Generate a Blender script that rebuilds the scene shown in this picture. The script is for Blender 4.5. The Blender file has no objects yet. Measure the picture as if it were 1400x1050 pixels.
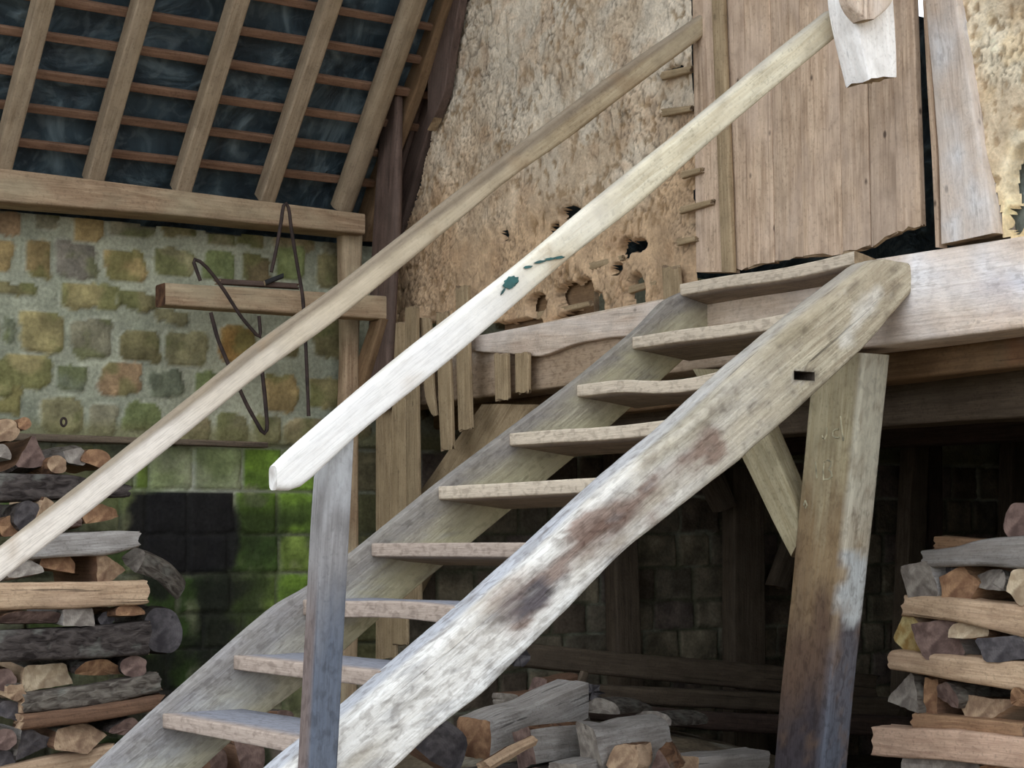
import bpy, math, random
import numpy as np
from mathutils import Vector, Matrix

C = bpy.context.scene.collection
rnd = random.Random(7)

# ------------------------------------------------------------------ camera
F = 2528.2
YAW, PIT, ROL = math.radians(56.0795), math.radians(4.8664), math.radians(-0.28132)
FLOOR = -1.35                                   # eye level is z = 0
fw = np.array([math.cos(YAW)*math.cos(PIT), math.sin(YAW)*math.cos(PIT), math.sin(PIT)])
_rt = np.array([math.sin(YAW), -math.cos(YAW), 0.0])
_up = np.cross(_rt, fw)
rt = _rt*math.cos(ROL)+_up*math.sin(ROL)
up = -_rt*math.sin(ROL)+_up*math.cos(ROL)


def at(px, py, ax, c):
    """survey helper: the point of the plane ax = c sighted at a pixel of the photograph"""
    d = fw+rt*(px-700)/F-up*(py-525)/F
    i = 'XYZ'.index(ax)
    return d*c/d[i]


def at_plane(px, py, n, c):
    d = fw+rt*(px-700)/F-up*(py-525)/F
    n = np.array(n)
    return d*c/(d@n)


cam_d = bpy.data.cameras.new('camera')
cam = bpy.data.objects.new('camera', cam_d)
C.objects.link(cam)
cam_d.sensor_width = 36
cam_d.lens = F/1400*36
cam_d.clip_end = 200
M = Matrix.Identity(4)
for i in range(3):
    M[i][0] = rt[i]; M[i][1] = up[i]; M[i][2] = -fw[i]
cam.matrix_world = M
bpy.context.scene.camera = cam

# ------------------------------------------------------------------ noise
def _hash(ix, iy, iz, s):
    h = (ix.astype(np.int64)*374761393+iy.astype(np.int64)*668265263+iz.astype(np.int64)*2147483647+s*1274126177) & 0xffffffff
    h = ((h ^ (h >> 13))*1274126177) & 0xffffffff
    h = (h ^ (h >> 16)) & 0xffffffff
    return h/4294967295.0


def vnoise(p, s=0):
    p = np.asarray(p, float)
    i = np.floor(p).astype(np.int64); f = p-i
    f = f*f*(3-2*f)
    r = 0
    for dx in (0, 1):
        for dy in (0, 1):
            for dz in (0, 1):
                w = (f[..., 0] if dx else 1-f[..., 0])*(f[..., 1] if dy else 1-f[..., 1])*(f[..., 2] if dz else 1-f[..., 2])
                r = r+w*_hash(i[..., 0]+dx, i[..., 1]+dy, i[..., 2]+dz, s)
    return r


def fbm(p, o=4, s=0):
    p = np.asarray(p, float); a = .5; r = 0; t = 0
    for k in range(o):
        r = r+a*vnoise(p*(2**k)+k*17.3, s+k); t += a; a *= .5
    return r/t


def sstep(a, b, x):
    t = np.clip((x-a)/(b-a), 0, 1)
    return t*t*(3-2*t)


def lin(c):
    c = np.asarray(c, float)/255.0
    return np.where(c <= .04045, c/12.92, ((c+.055)/1.055)**2.4)


def c4(c):
    l = lin(c)
    return (float(l[0]), float(l[1]), float(l[2]), 1)

# ------------------------------------------------------------------ materials
def newmat(name):
    m = bpy.data.materials.new(name); m.use_nodes = True
    nt = m.node_tree
    for n in list(nt.nodes): nt.nodes.remove(n)
    o = nt.nodes.new('ShaderNodeOutputMaterial'); b = nt.nodes.new('ShaderNodeBsdfPrincipled')
    nt.links.new(b.outputs[0], o.inputs[0])
    return m, nt, b


def nd(nt, t, **k):
    n = nt.nodes.new(t)
    for a, v in k.items():
        if a in n.inputs: n.inputs[a].default_value = v
        else: setattr(n, a, v)
    return n


def ramp(nt, src, stops):
    r = nt.nodes.new('ShaderNodeValToRGB')
    e = r.color_ramp.elements
    e[0].position, e[0].color = stops[0]
    e[1].position, e[1].color = stops[-1]
    for p, c in stops[1:-1]:
        x = e.new(p); x.color = c
    nt.links.new(src, r.inputs[0])
    return r.outputs[0]


def mix(nt, fac, a, b, mode='MIX'):
    m = nt.nodes.new('ShaderNodeMix'); m.data_type = 'RGBA'; m.blend_type = mode
    for sock, v in ((m.inputs[0], fac), (m.inputs[6], a), (m.inputs[7], b)):
        if hasattr(v, 'links'): nt.links.new(v, sock)
        else: sock.default_value = v
    return m.outputs[2]


def wood(name, light, dark, patch=None, pamt=.5, fine=1.0, bump=.35, rough=.8, cracks=.6, worm=0.0, flk=1.0):
    m, nt, b = newmat(name)
    tc = nd(nt, 'ShaderNodeTexCoord'); oi = nd(nt, 'ShaderNodeObjectInfo')
    off = nd(nt, 'ShaderNodeVectorMath', operation='SCALE'); off.inputs[0].default_value = (7, 13, 29)
    nt.links.new(oi.outputs['Random'], off.inputs['Scale'])
    add = nd(nt, 'ShaderNodeVectorMath', operation='ADD')
    nt.links.new(tc.outputs['Object'], add.inputs[0]); nt.links.new(off.outputs[0], add.inputs[1])
    def mp(s):
        v = nd(nt, 'ShaderNodeVectorMath', operation='MULTIPLY'); v.inputs[1].default_value = s
        nt.links.new(add.outputs[0], v.inputs[0]); return v.outputs[0]
    def nz(s, sc, det=4, dist=0.0):
        n = nd(nt, 'ShaderNodeTexNoise'); n.inputs['Scale'].default_value = sc; n.inputs['Detail'].default_value = det
        n.inputs['Distortion'].default_value = dist
        nt.links.new(mp(s), n.inputs['Vector']); return n.outputs['Fac']
    grain = nz((1.2, 22, 22), 3.0*fine, 5, .6)
    fineg = nz((3, 60, 60), 4.0*fine, 3)
    big = nz((1, 3, 3), 2.2, 4, .4)
    blot = nz((1, 1.6, 1.6), 9, 5, .3)
    md = [dark[i]*.62+light[i]*.38 for i in range(3)]
    col = ramp(nt, grain, [(.32, c4(md)), (.62, c4(light))])
    col = mix(nt, ramp(nt, fineg, [(.38, (.0, 0, 0, 1)), (.68, (.38, .38, .38, 1))]), col, c4(dark))
    iso = nz((1, 1.2, 1.2), 75, 3)
    col = mix(nt, ramp(nt, iso, [(.3, (.34, .34, .34, 1)), (.46, (0, 0, 0, 1))]), col, c4([v*.7 for v in dark]))
    if patch:
        col = mix(nt, ramp(nt, big, [(.42, (0, 0, 0, 1)), (.66, (pamt, pamt, pamt, 1))]), col, c4(patch))
    k = ramp(nt, blot, [(.3, (.7, .69, .68, 1)), (.58, (1, 1, 1, 1))])
    col = mix(nt, .8, col, k, 'MULTIPLY')
    # drying checks run with the grain
    ck = nz((.7, 26, 26), 1.6, 2, .25)
    cm = ramp(nt, ck, [(.0, (1, 1, 1, 1)), (.285, (1, 1, 1, 1)), (.315, (0, 0, 0, 1)), (1, (0, 0, 0, 1))])
    cf = nd(nt, 'ShaderNodeMath', operation='MULTIPLY'); cf.inputs[1].default_value = cracks
    nt.links.new(cm, cf.inputs[0])
    col = mix(nt, cf.outputs[0], col, c4([v*.35 for v in dark]))
    if worm:
        vo = nd(nt, 'ShaderNodeTexVoronoi'); vo.inputs['Scale'].default_value = 9
        nt.links.new(mp((.6, 1, 1)), vo.inputs['Vector'])
        wf = ramp(nt, vo.outputs['Distance'], [(.0, (worm, worm, worm, 1)), (.05, (worm, worm, worm, 1)), (.1, (0, 0, 0, 1)), (1, (0, 0, 0, 1))])
        col = mix(nt, wf, col, c4((45, 30, 24)))
    # the piece's own tone, and stains stored on its mesh
    rv = nd(nt, 'ShaderNodeMapRange'); rv.inputs['To Min'].default_value = .86; rv.inputs['To Max'].default_value = 1.1
    nt.links.new(oi.outputs['Random'], rv.inputs['Value'])
    cb = nd(nt, 'ShaderNodeCombineColor')
    for i in range(3): nt.links.new(rv.outputs[0], cb.inputs[i])
    col = mix(nt, 1.0, col, cb.outputs[0], 'MULTIPLY')
    at_ = nd(nt, 'ShaderNodeAttribute', attribute_name='stain')
    col = mix(nt, at_.outputs['Alpha'], col, at_.outputs['Color'])
    flake = nz((1, 1.8, 1.8), 26, 6, .5)
    col = mix(nt, at_.outputs['Alpha'], col, mix(nt, 1.0, mix(nt, 1.0, col, ramp(nt, flake, [(.36, (1-.34*flk, 1-.36*flk, 1-.37*flk, 1)), (.52, (1, 1, 1, 1))]), 'MULTIPLY'),
              ramp(nt, fineg, [(.36, (.8, .79, .78, 1)), (.56, (1, 1, 1, 1))]), 'MULTIPLY'))
    nt.links.new(col, b.inputs['Base Color'])
    b.inputs['Roughness'].default_value = rough
    b.inputs['Specular IOR Level'].default_value = .25
    hm = nd(nt, 'ShaderNodeMath', operation='ADD'); nt.links.new(grain, hm.inputs[0])
    h2 = nd(nt, 'ShaderNodeMath', operation='MULTIPLY_ADD'); h2.inputs[1].default_value = .5
    nt.links.new(iso, h2.inputs[0]); nt.links.new(hm.outputs[0], h2.inputs[2])
    h3 = nd(nt, 'ShaderNodeMath', operation='MULTIPLY_ADD'); h3.inputs[1].default_value = -1.2
    nt.links.new(cf.outputs[0], h3.inputs[0]); nt.links.new(h2.outputs[0], h3.inputs[2])
    nt.links.new(blot, hm.inputs[1])
    bp = nd(nt, 'ShaderNodeBump'); bp.inputs['Strength'].default_value = bump; bp.inputs['Distance'].default_value = .012
    nt.links.new(h3.outputs[0], bp.inputs['Height']); nt.links.new(bp.outputs[0], b.inputs['Normal'])
    return m


def endgrain(name, light, dark):
    m, nt, b = newmat(name)
    tc = nd(nt, 'ShaderNodeTexCoord')
    sp = nd(nt, 'ShaderNodeSeparateXYZ'); nt.links.new(tc.outputs['Object'], sp.inputs[0])
    cb = nd(nt, 'ShaderNodeCombineXYZ'); nt.links.new(sp.outputs[1], cb.inputs[1]); nt.links.new(sp.outputs[2], cb.inputs[2])
    w = nd(nt, 'ShaderNodeTexWave', wave_type='RINGS'); w.rings_direction = 'X'
    w.inputs['Scale'].default_value = 30; w.inputs['Distortion'].default_value = 5; w.inputs['Detail'].default_value = 3
    nt.links.new(cb.outputs[0], w.inputs['Vector'])
    n = nd(nt, 'ShaderNodeTexNoise'); n.inputs['Scale'].default_value = 26; n.inputs['Detail'].default_value = 6
    n3 = nd(nt, 'ShaderNodeTexNoise'); n3.inputs['Scale'].default_value = 9; n3.inputs['Detail'].default_value = 5; n3.inputs['Distortion'].default_value = 1.2
    for q in (n, n3): nt.links.new(tc.outputs['Object'], q.inputs['Vector'])
    col = mix(nt, ramp(nt, w.outputs['Fac'], [(0, (.0, .0, .0, 1)), (1, (.16, .16, .16, 1))]), c4(light), c4(dark))
    col = mix(nt, ramp(nt, n.outputs['Fac'], [(.4, (0, 0, 0, 1)), (.62, (.7, .7, .7, 1))]), col, c4(dark))
    col = mix(nt, ramp(nt, n3.outputs['Fac'], [(.42, (0, 0, 0, 1)), (.6, (.55, .55, .55, 1))]), col, c4([dark[0]*.8, dark[1]*.78, dark[2]*.8]))
    col = mix(nt, ramp(nt, n3.outputs['Fac'], [(.3, (.8, .8, .8, 1)), (.37, (0, 0, 0, 1))]), col, c4([v*.4 for v in dark]))
    nt.links.new(col, b.inputs['Base Color']); b.inputs['Roughness'].default_value = .9
    b.inputs['Specular IOR Level'].default_value = .15
    bp = nd(nt, 'ShaderNodeBump'); bp.inputs['Strength'].default_value = .6; bp.inputs['Distance'].default_value = .01
    nt.links.new(n.outputs['Fac'], bp.inputs['Height']); nt.links.new(bp.outputs[0], b.inputs['Normal'])
    return m


def bark(name, light, dark):
    m, nt, b = newmat(name)
    tc = nd(nt, 'ShaderNodeTexCoord')
    v = nd(nt, 'ShaderNodeVectorMath', operation='MULTIPLY'); v.inputs[1].default_value = (14, 34, 34)
    nt.links.new(tc.outputs['Object'], v.inputs[0])
    n = nd(nt, 'ShaderNodeTexNoise'); n.inputs['Scale'].default_value = 1.2; n.inputs['Detail'].default_value = 6; n.inputs['Distortion'].default_value = .8
    nt.links.new(v.outputs[0], n.inputs['Vector'])
    n2 = nd(nt, 'ShaderNodeTexNoise'); n2.inputs['Scale'].default_value = 9; n2.inputs['Detail'].default_value = 4
    nt.links.new(tc.outputs['Object'], n2.inputs['Vector'])
    col = ramp(nt, n.outputs['Fac'], [(.35, c4(dark)), (.65, c4(light))])
    col = mix(nt, ramp(nt, n2.outputs['Fac'], [(.58, (0, 0, 0, 1)), (.7, (.35, .35, .35, 1))]), col, c4((140, 140, 130)))
    nt.links.new(col, b.inputs['Base Color']); b.inputs['Roughness'].default_value = .9
    b.inputs['Specular IOR Level'].default_value = .15
    bp = nd(nt, 'ShaderNodeBump'); bp.inputs['Strength'].default_value = .9; bp.inputs['Distance'].default_value = .015
    nt.links.new(n.outputs['Fac'], bp.inputs['Height']); nt.links.new(bp.outputs[0], b.inputs['Normal'])
    return m


def painted_mesh(name, rough=.95, det=.5, scale=60, var=.35):
    """masonry or earth whose colours are stored on the mesh"""
    m, nt, b = newmat(name)
    tc = nd(nt, 'ShaderNodeTexCoord')
    a = nd(nt, 'ShaderNodeAttribute', attribute_name='tone')
    n = nd(nt, 'ShaderNodeTexNoise'); n.inputs['Scale'].default_value = scale; n.inputs['Detail'].default_value = 6
    n2 = nd(nt, 'ShaderNodeTexNoise'); n2.inputs['Scale'].default_value = scale/5; n2.inputs['Detail'].default_value = 4
    for q in (n, n2): nt.links.new(tc.outputs['Object'], q.inputs['Vector'])
    k = ramp(nt, n.outputs['Fac'], [(.3, (1-var, 1-var, 1-var, 1)), (.7, (1+var*.4, 1+var*.4, 1+var*.4, 1))])
    k2 = ramp(nt, n2.outputs['Fac'], [(.3, (1-var, 1-var, 1-var, 1)), (.7, (1+var*.3, 1+var*.3, 1+var*.2, 1))])
    col = mix(nt, 1.0, a.outputs['Color'], k, 'MULTIPLY'); col = mix(nt, .8, col, k2, 'MULTIPLY')
    nt.links.new(col, b.inputs['Base Color']); b.inputs['Roughness'].default_value = rough
    b.inputs['Specular IOR Level'].default_value = .1
    bp = nd(nt, 'ShaderNodeBump'); bp.inputs['Strength'].default_value = det; bp.inputs['Distance'].default_value = .01
    nt.links.new(n.outputs['Fac'], bp.inputs['Height']); nt.links.new(bp.outputs[0], b.inputs['Normal'])
    return m


def plain(name, col, rough=.7, metal=0.0):
    m, nt, b = newmat(name)
    tc = nd(nt, 'ShaderNodeTexCoord')
    n = nd(nt, 'ShaderNodeTexNoise'); n.inputs['Scale'].default_value = 30; n.inputs['Detail'].default_value = 4
    nt.links.new(tc.outputs['Object'], n.inputs['Vector'])
    nt.links.new(ramp(nt, n.outputs['Fac'], [(.3, c4([v*.6 for v in col])), (.7, c4(col))]), b.inputs['Base Color'])
    b.inputs['Roughness'].default_value = rough; b.inputs['Metallic'].default_value = metal
    return m


W = {
 'stair': wood('weathered_stair_oak', (216, 204, 178), (156, 140, 116), (186, 168, 142), .5, bump=.4),
 'stair_in': wood('worn_inner_stair_oak', (192, 182, 158), (142, 132, 114), (184, 174, 138), .6, bump=.35, cracks=.2),
 'tread': wood('worn_tread_oak', (164, 146, 126), (116, 100, 88), (140, 126, 114), .5, bump=.3, cracks=.3),
 'rail_near': wood('pale_handrail_wood', (236, 226, 200), (198, 180, 146), (220, 206, 180), .5, bump=.15, cracks=.12, flk=.15),
 'rail_far': wood('tan_handrail_wood', (206, 188, 156), (160, 138, 106), (190, 176, 150), .5, bump=.15, cracks=.15, flk=.25),
 'grey': wood('grey_newel_oak', (150, 146, 144), (98, 92, 90), (140, 136, 134), .5, bump=.35, cracks=.4),
 'beam': wood('planed_beam_oak', (180, 154, 124), (130, 102, 78), (182, 170, 140), .5, bump=.25, cracks=.3),
 'rafter': wood('rafter_pine', (168, 150, 126), (132, 112, 90), (152, 132, 104), .4, bump=.2, cracks=.15),
 'batten': wood('roof_batten_pine', (140, 108, 86), (100, 72, 54), None, .4, bump=.2, cracks=.1),
 'sill': wood('pinkish_sill_oak', (232, 212, 192), (184, 158, 138), (226, 214, 204), .6, bump=.35, cracks=.35, worm=.5),
 'door': wood('door_board_oak', (208, 182, 156), (150, 122, 98), (196, 174, 156), .5, bump=.25, cracks=.25, worm=.8),
 'lath': wood('split_lath_oak', (176, 154, 122), (132, 110, 82), (160, 138, 106), .4, bump=.25, cracks=.2, worm=.4),
 'brown': wood('brown_board_oak', (150, 120, 88), (108, 82, 58), (132, 108, 84), .5, bump=.25, cracks=.4),
 'darkw': wood('smoky_dark_oak', (106, 86, 76), (68, 54, 48), (90, 76, 68), .5, bump=.3, cracks=.4),
 'post': wood('post_oak', (216, 204, 170), (170, 150, 112), (198, 184, 150), .5, bump=.25, cracks=.15, worm=.3),
 'white': wood('bright_white_oak', (250, 247, 244), (222, 214, 208), (244, 238, 232), .5, bump=.25, cracks=.3),  # white raised to carry the outdoor brightness
 'cave': wood('dusty_store_oak', (120, 104, 86), (78, 66, 56), (96, 84, 70), .5, bump=.35, cracks=.5),
}
ENDS = {
 'tan': endgrain('log_end_tan', (186, 158, 128), (128, 100, 80)),
 'orange': endgrain('log_end_orange', (176, 138, 104), (116, 82, 62)),
 'grey': endgrain('log_end_grey', (168, 158, 146), (112, 102, 94)),
 'purple': endgrain('log_end_purplish_brown', (140, 116, 106), (88, 70, 64)),
 'pale': endgrain('log_end_pale', (210, 190, 160), (158, 134, 106)),
 'dark': endgrain('log_end_dark', (108, 102, 102), (64, 60, 62)),
 'yellow': endgrain('log_end_lichen_yellow', (212, 194, 140), (160, 120, 60)),
}
BARK = {
 'grey': bark('log_bark_grey', (122, 114, 104), (70, 62, 56)),
 'dark': bark('log_bark_dark', (86, 78, 74), (44, 38, 36)),
 'brown': bark('log_bark_brown', (128, 96, 72), (74, 52, 40)),
}
SPLIT = {
 'tan': wood('log_split_tan', (214, 184, 152), (164, 132, 104), (190, 160, 134), .5, bump=.4),
 'orange': wood('log_split_orange', (178, 142, 108), (124, 92, 70), (146, 112, 88), .5, bump=.4),
 'grey': wood('log_split_grey', (178, 172, 166), (124, 116, 110), (150, 140, 130), .5, bump=.4),
 'pink': wood('log_split_pinkish', (220, 186, 160), (172, 136, 114), (178, 146, 120), .5, bump=.3),
 'brown': wood('log_split_brown', (142, 108, 84), (92, 68, 54), (116, 88, 70), .5, bump=.4),
}
MAT_END = endgrain('beam_end', (170, 148, 118), (112, 92, 72))
ENDW = endgrain('pale_sawn_end', (226, 222, 216), (186, 178, 168))
MAT_END_D = endgrain('beam_end_dark', (110, 80, 60), (66, 46, 36))
MAT_STONE = painted_mesh('rubble_masonry', det=.5, scale=55, var=.26)
MAT_DAUB = painted_mesh('clay_daub', det=.5, scale=70, var=.2)
MAT_EARTH = painted_mesh('earth_floor', det=.6, scale=40)
MAT_IRON = plain('rusty_iron', (72, 56, 50), .8, .3)
MAT_TEAL = plain('dried_green_paint', (38, 92, 88), .6)

# ------------------------------------------------------------------ objects
def tag(o, label=None, cat=None, group=None, kind=None):
    if label: o['label'] = label
    if cat: o['category'] = cat
    if group: o['group'] = group
    if kind: o['kind'] = kind
    return o


def empty(name, loc):
    e = bpy.data.objects.new(name, None); C.objects.link(e)
    e.location = loc; e.empty_display_size = .1
    return e


def link(name, verts, faces, mats, mids=None, frame=None, parent=None, stain=None, smooth=True, attr='stain'):
    me = bpy.data.meshes.new(name)
    verts = np.asarray(verts, float)
    if frame is not None:
        o, R = frame
        loc = (verts-o)@R                      # R columns = local axes in world
    else:
        loc = verts
    me.from_pydata(loc.tolist(), [], faces)
    for m in (mats if isinstance(mats, (list, tuple)) else [mats]): me.materials.append(m)
    if mids is not None: me.polygons.foreach_set('material_index', np.asarray(mids, np.int32))
    me.polygons.foreach_set('use_smooth', [smooth]*len(me.polygons))
    if stain is not None:
        ca = me.color_attributes.new(attr, 'FLOAT_COLOR', 'POINT')
        ca.data.foreach_set('color', np.asarray(stain, np.float32).ravel())
    elif attr == 'stain':
        ca = me.color_attributes.new('stain', 'FLOAT_COLOR', 'POINT')
        ca.data.foreach_set('color', np.zeros(len(verts)*4, np.float32))
    me.update()
    if smooth and attr == 'stain': me.set_sharp_from_angle(angle=math.radians(38))
    ob = bpy.data.objects.new(name, me); C.objects.link(ob)
    mw = Matrix.Identity(4)
    if frame is not None:
        for i in range(3):
            for j in range(3): mw[i][j] = R[i][j]
            mw[i][3] = o[i]
    if parent is not None:
        ob.parent = parent
        ob.matrix_parent_inverse = Matrix.Identity(4)
        pm = Matrix.Translation(Vector(parent.location)) if parent.type == 'EMPTY' else parent['_mw_']
        ob.matrix_local = pm.inverted()@mw if parent.type == 'EMPTY' else mw
    else:
        ob.matrix_world = mw
    return ob


def ring_pts(w, h, r, nside=3, ncor=3):
    """rounded rectangle, list of (s, d) with s in 0..w and d in 0..h"""
    r = min(r, w*.48, h*.48); P = []
    cs = [(r, r, 180), (w-r, r, 270), (w-r, h-r, 0), (r, h-r, 90)]
    for i, (cx, cy, a0) in enumerate(cs):
        for k in range(ncor+1):
            a = math.radians(a0+90*k/ncor)
            P.append((cx+r*math.cos(a), cy+r*math.sin(a)))
        nx = cs[(i+1) % 4]; a1 = math.radians(nx[2])
        e = (nx[0]+r*math.cos(a1), nx[1]+r*math.sin(a1)); s = P[-1]
        for k in range(1, nside+1):
            t = k/(nside+1); P.append((s[0]+(e[0]-s[0])*t, s[1]+(e[1]-s[1])*t))
    return P


def slab(name, stations, depth, mat, r=.012, ds=.06, amp=.004, freq=5, end=None, parent=None, seed=None,
         stain=None, nside=3, rag=.0, amp2=.0):
    """a timber. stations = [(edgeA, edgeB)] points of its front face along its length; depth = vector to its back face"""
    seed = rnd.randint(0, 9999) if seed is None else seed
    A = [np.array(s[0], float) for s in stations]; B = [np.array(s[1], float) for s in stations]
    depth = np.array(depth, float)
    # resample
    mids = [(a+b)/2 for a, b in zip(A, B)]
    cum = [0]
    for i in range(1, len(mids)): cum.append(cum[-1]+np.linalg.norm(mids[i]-mids[i-1]))
    Lt = cum[-1]; n = max(2, int(round(Lt/ds))+1)
    ts = np.linspace(0, Lt, n)
    # smooth interpolation for many stations
    def interp(P):
        P = np.array(P)
        return np.stack([np.interp(ts, cum, P[:, k]) for k in range(3)], 1)
    AA, BB = interp(A), interp(B)
    if len(stations) > 2:
        for _ in range(2):
            for Q in (AA, BB): Q[1:-1] = (Q[:-2]+2*Q[1:-1]+Q[2:])/4
    ax = mids[-1]-mids[0]; ax /= np.linalg.norm(ax)
    z = np.cross(ax, depth); z /= np.linalg.norm(z); y = np.cross(z, ax)
    R = np.stack([ax, y, z], 1); o = mids[0]
    V = []; dl = np.linalg.norm(depth)
    m = None
    for a, b in zip(AA, BB):
        w = np.linalg.norm(b-a); P = ring_pts(w, dl, r, nside)
        m = len(P); e1 = (b-a)/max(w, 1e-6); e2 = depth/dl
        V.append([a+e1*s+e2*d for s, d in P])
    V = np.array(V)                             # n, m, 3
    cen = V.mean(1, keepdims=True); rad = V-cen; rad = rad-(rad@ax)[..., None]*ax
    rl = np.linalg.norm(rad, axis=2, keepdims=True); rd = rad/np.maximum(rl, 1e-6)
    loc = (V-o)@R
    q = loc*np.array([freq*.35, freq, freq])+seed*1.37
    V = V+rd*((fbm(q, 3, seed)-.5)*2*amp)[..., None]
    if amp2: V = V+rd*((fbm(loc*np.array([12, 30, 30])+seed, 3, seed+5)-.5)*2*amp2)[..., None]
    # slow wander of the whole piece
    wn = np.stack([fbm(np.stack([ts*.8+seed, ts*0+3.1*k, ts*0], 1), 2, seed+k)-.5 for k in (1, 2)], 1)*amp*2.5
    V = V+(wn[:, 0:1]*y+wn[:, 1:2]*z)[:, None, :]
    if rag:
        g = (vnoise(np.stack([np.arange(m)*.9, np.zeros(m), np.zeros(m)], 1), seed+9)-.5)*2*rag
        V[-1] += g[:, None]*ax; V[0] += np.roll(g, 5)[:, None]*ax
    verts = V.reshape(-1, 3); F_ = []; mid = []
    for i in range(n-1):
        for j in range(m):
            k = (j+1) % m
            F_.append((i*m+j, i*m+k, (i+1)*m+k, (i+1)*m+j)); mid.append(0)
    c0 = V[0].mean(0); c1 = V[-1].mean(0)
    ring0 = c0+(V[0]-c0)*.93; ring1 = c1+(V[-1]-c1)*.93
    verts = np.concatenate([verts, V[0], V[-1], [c0, c1]])
    b0 = n*m; b1 = b0+m; q0 = b1+m; q1 = q0+1
    for j in range(m):
        k = (j+1) % m
        F_.append((b0+k, b0+j, q0)); F_.append((b1+j, b1+k, q1)); mid += [1, 1]
    F_ = fix_winding(verts, F_, c0, c1)
    st = None
    if stain is not None:
        st = stain(verts, (verts-o)@R)
    return link(name, verts, F_, [mat, end or MAT_END], mid, (o, R), parent, st)


def fix_winding(verts, faces, c0, c1):
    # signed volume test
    v = np.asarray(verts); vol = 0
    for f in faces[::7]:
        p = v[list(f[:3])]
        cc = (c0+c1)/2
        vol += np.dot(np.cross(p[1]-p[0], p[2]-p[0]), p.mean(0)-(c0+(c1-c0)*np.clip(np.dot(p.mean(0)-c0, c1-c0)/max(np.dot(c1-c0, c1-c0), 1e-9), .02, .98)))
    return faces if vol > 0 else [tuple(reversed(f)) for f in faces]


def pslab(name, ax, c, pix, thick, mat, **k):
    """slab surveyed from pixel pairs on the plane ax = c; thick goes away from the viewer"""
    d = np.zeros(3); d['XYZ'.index(ax)] = thick
    return slab(name, [(at(p[0], p[1], ax, c), at(p[2], p[3], ax, c)) for p in pix], d, mat, **k)


def stains(specs, base=None):
    """specs: list of (fn(world)->mask 0..1, srgb)"""
    def f(w, l):
        out = np.zeros((len(w), 4))
        for fn, c in specs:
            m = np.clip(fn(w, l), 0, 1); cl = lin(c)
            a0 = out[:, 3]; a1 = a0*(1-m)+m
            for k in range(3):
                out[:, k] = np.where(a1 > 1e-4, (out[:, k]*a0*(1-m)+cl[k]*m)/np.maximum(a1, 1e-4), cl[k])
            out[:, 3] = a1
        return out
    return f


def seg_mask(a, b, r, soft, seed=0, nf=9):
    a = np.array(a); b = np.array(b)
    def f(w, l):
        d = b-a; t = np.clip(((w-a)@d)/(d@d), 0, 1)
        dist = np.linalg.norm(w-(a+t[:, None]*d), axis=1)+(fbm(w*nf, 4, seed)-.5)*soft*2.2
        return sstep(r+soft*.5, r-soft*.5, dist)
    return f

# ================================================================== THE SETTING
YW = 8.6          # face of the stone wall
XP = 4.90         # face of the timber partition
SLO = math.radians(51)

def grid_wall(name, u, v, pos, nrm, disp, keep, tone, mat, back=.0):
    """u, v 1-d arrays; pos(U,V)->xyz; nrm vector toward the viewer"""
    U, V = np.meshgrid(u, v, indexing='ij')
    P = pos(U, V)+np.array(nrm)*disp[..., None]
    n, m = U.shape
    idx = np.arange(n*m).reshape(n, m)
    a = idx[:-1, :-1]; b = idx[1:, :-1]; c = idx[1:, 1:]; d = idx[:-1, 1:]
    kq = keep[:-1, :-1] & keep[1:, :-1] & keep[1:, 1:] & keep[:-1, 1:]
    faces = np.stack([a[kq], b[kq], c[kq], d[kq]], 1)
    used = np.unique(faces); remap = -np.ones(n*m, int); remap[used] = np.arange(len(used))
    faces = remap[faces]; verts = P.reshape(-1, 3)[used]; tn = tone.reshape(-1, 3)[used]
    tn = np.concatenate([tn, np.ones((len(tn), 1))], 1)
    p0 = verts[faces[0]]; nn = np.cross(p0[1]-p0[0], p0[2]-p0[0])
    if nn@np.array(nrm) < 0: faces = faces[:, ::-1]
    return link(name, verts, faces.tolist(), mat, None, None, None, tn, True, 'tone')

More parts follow.
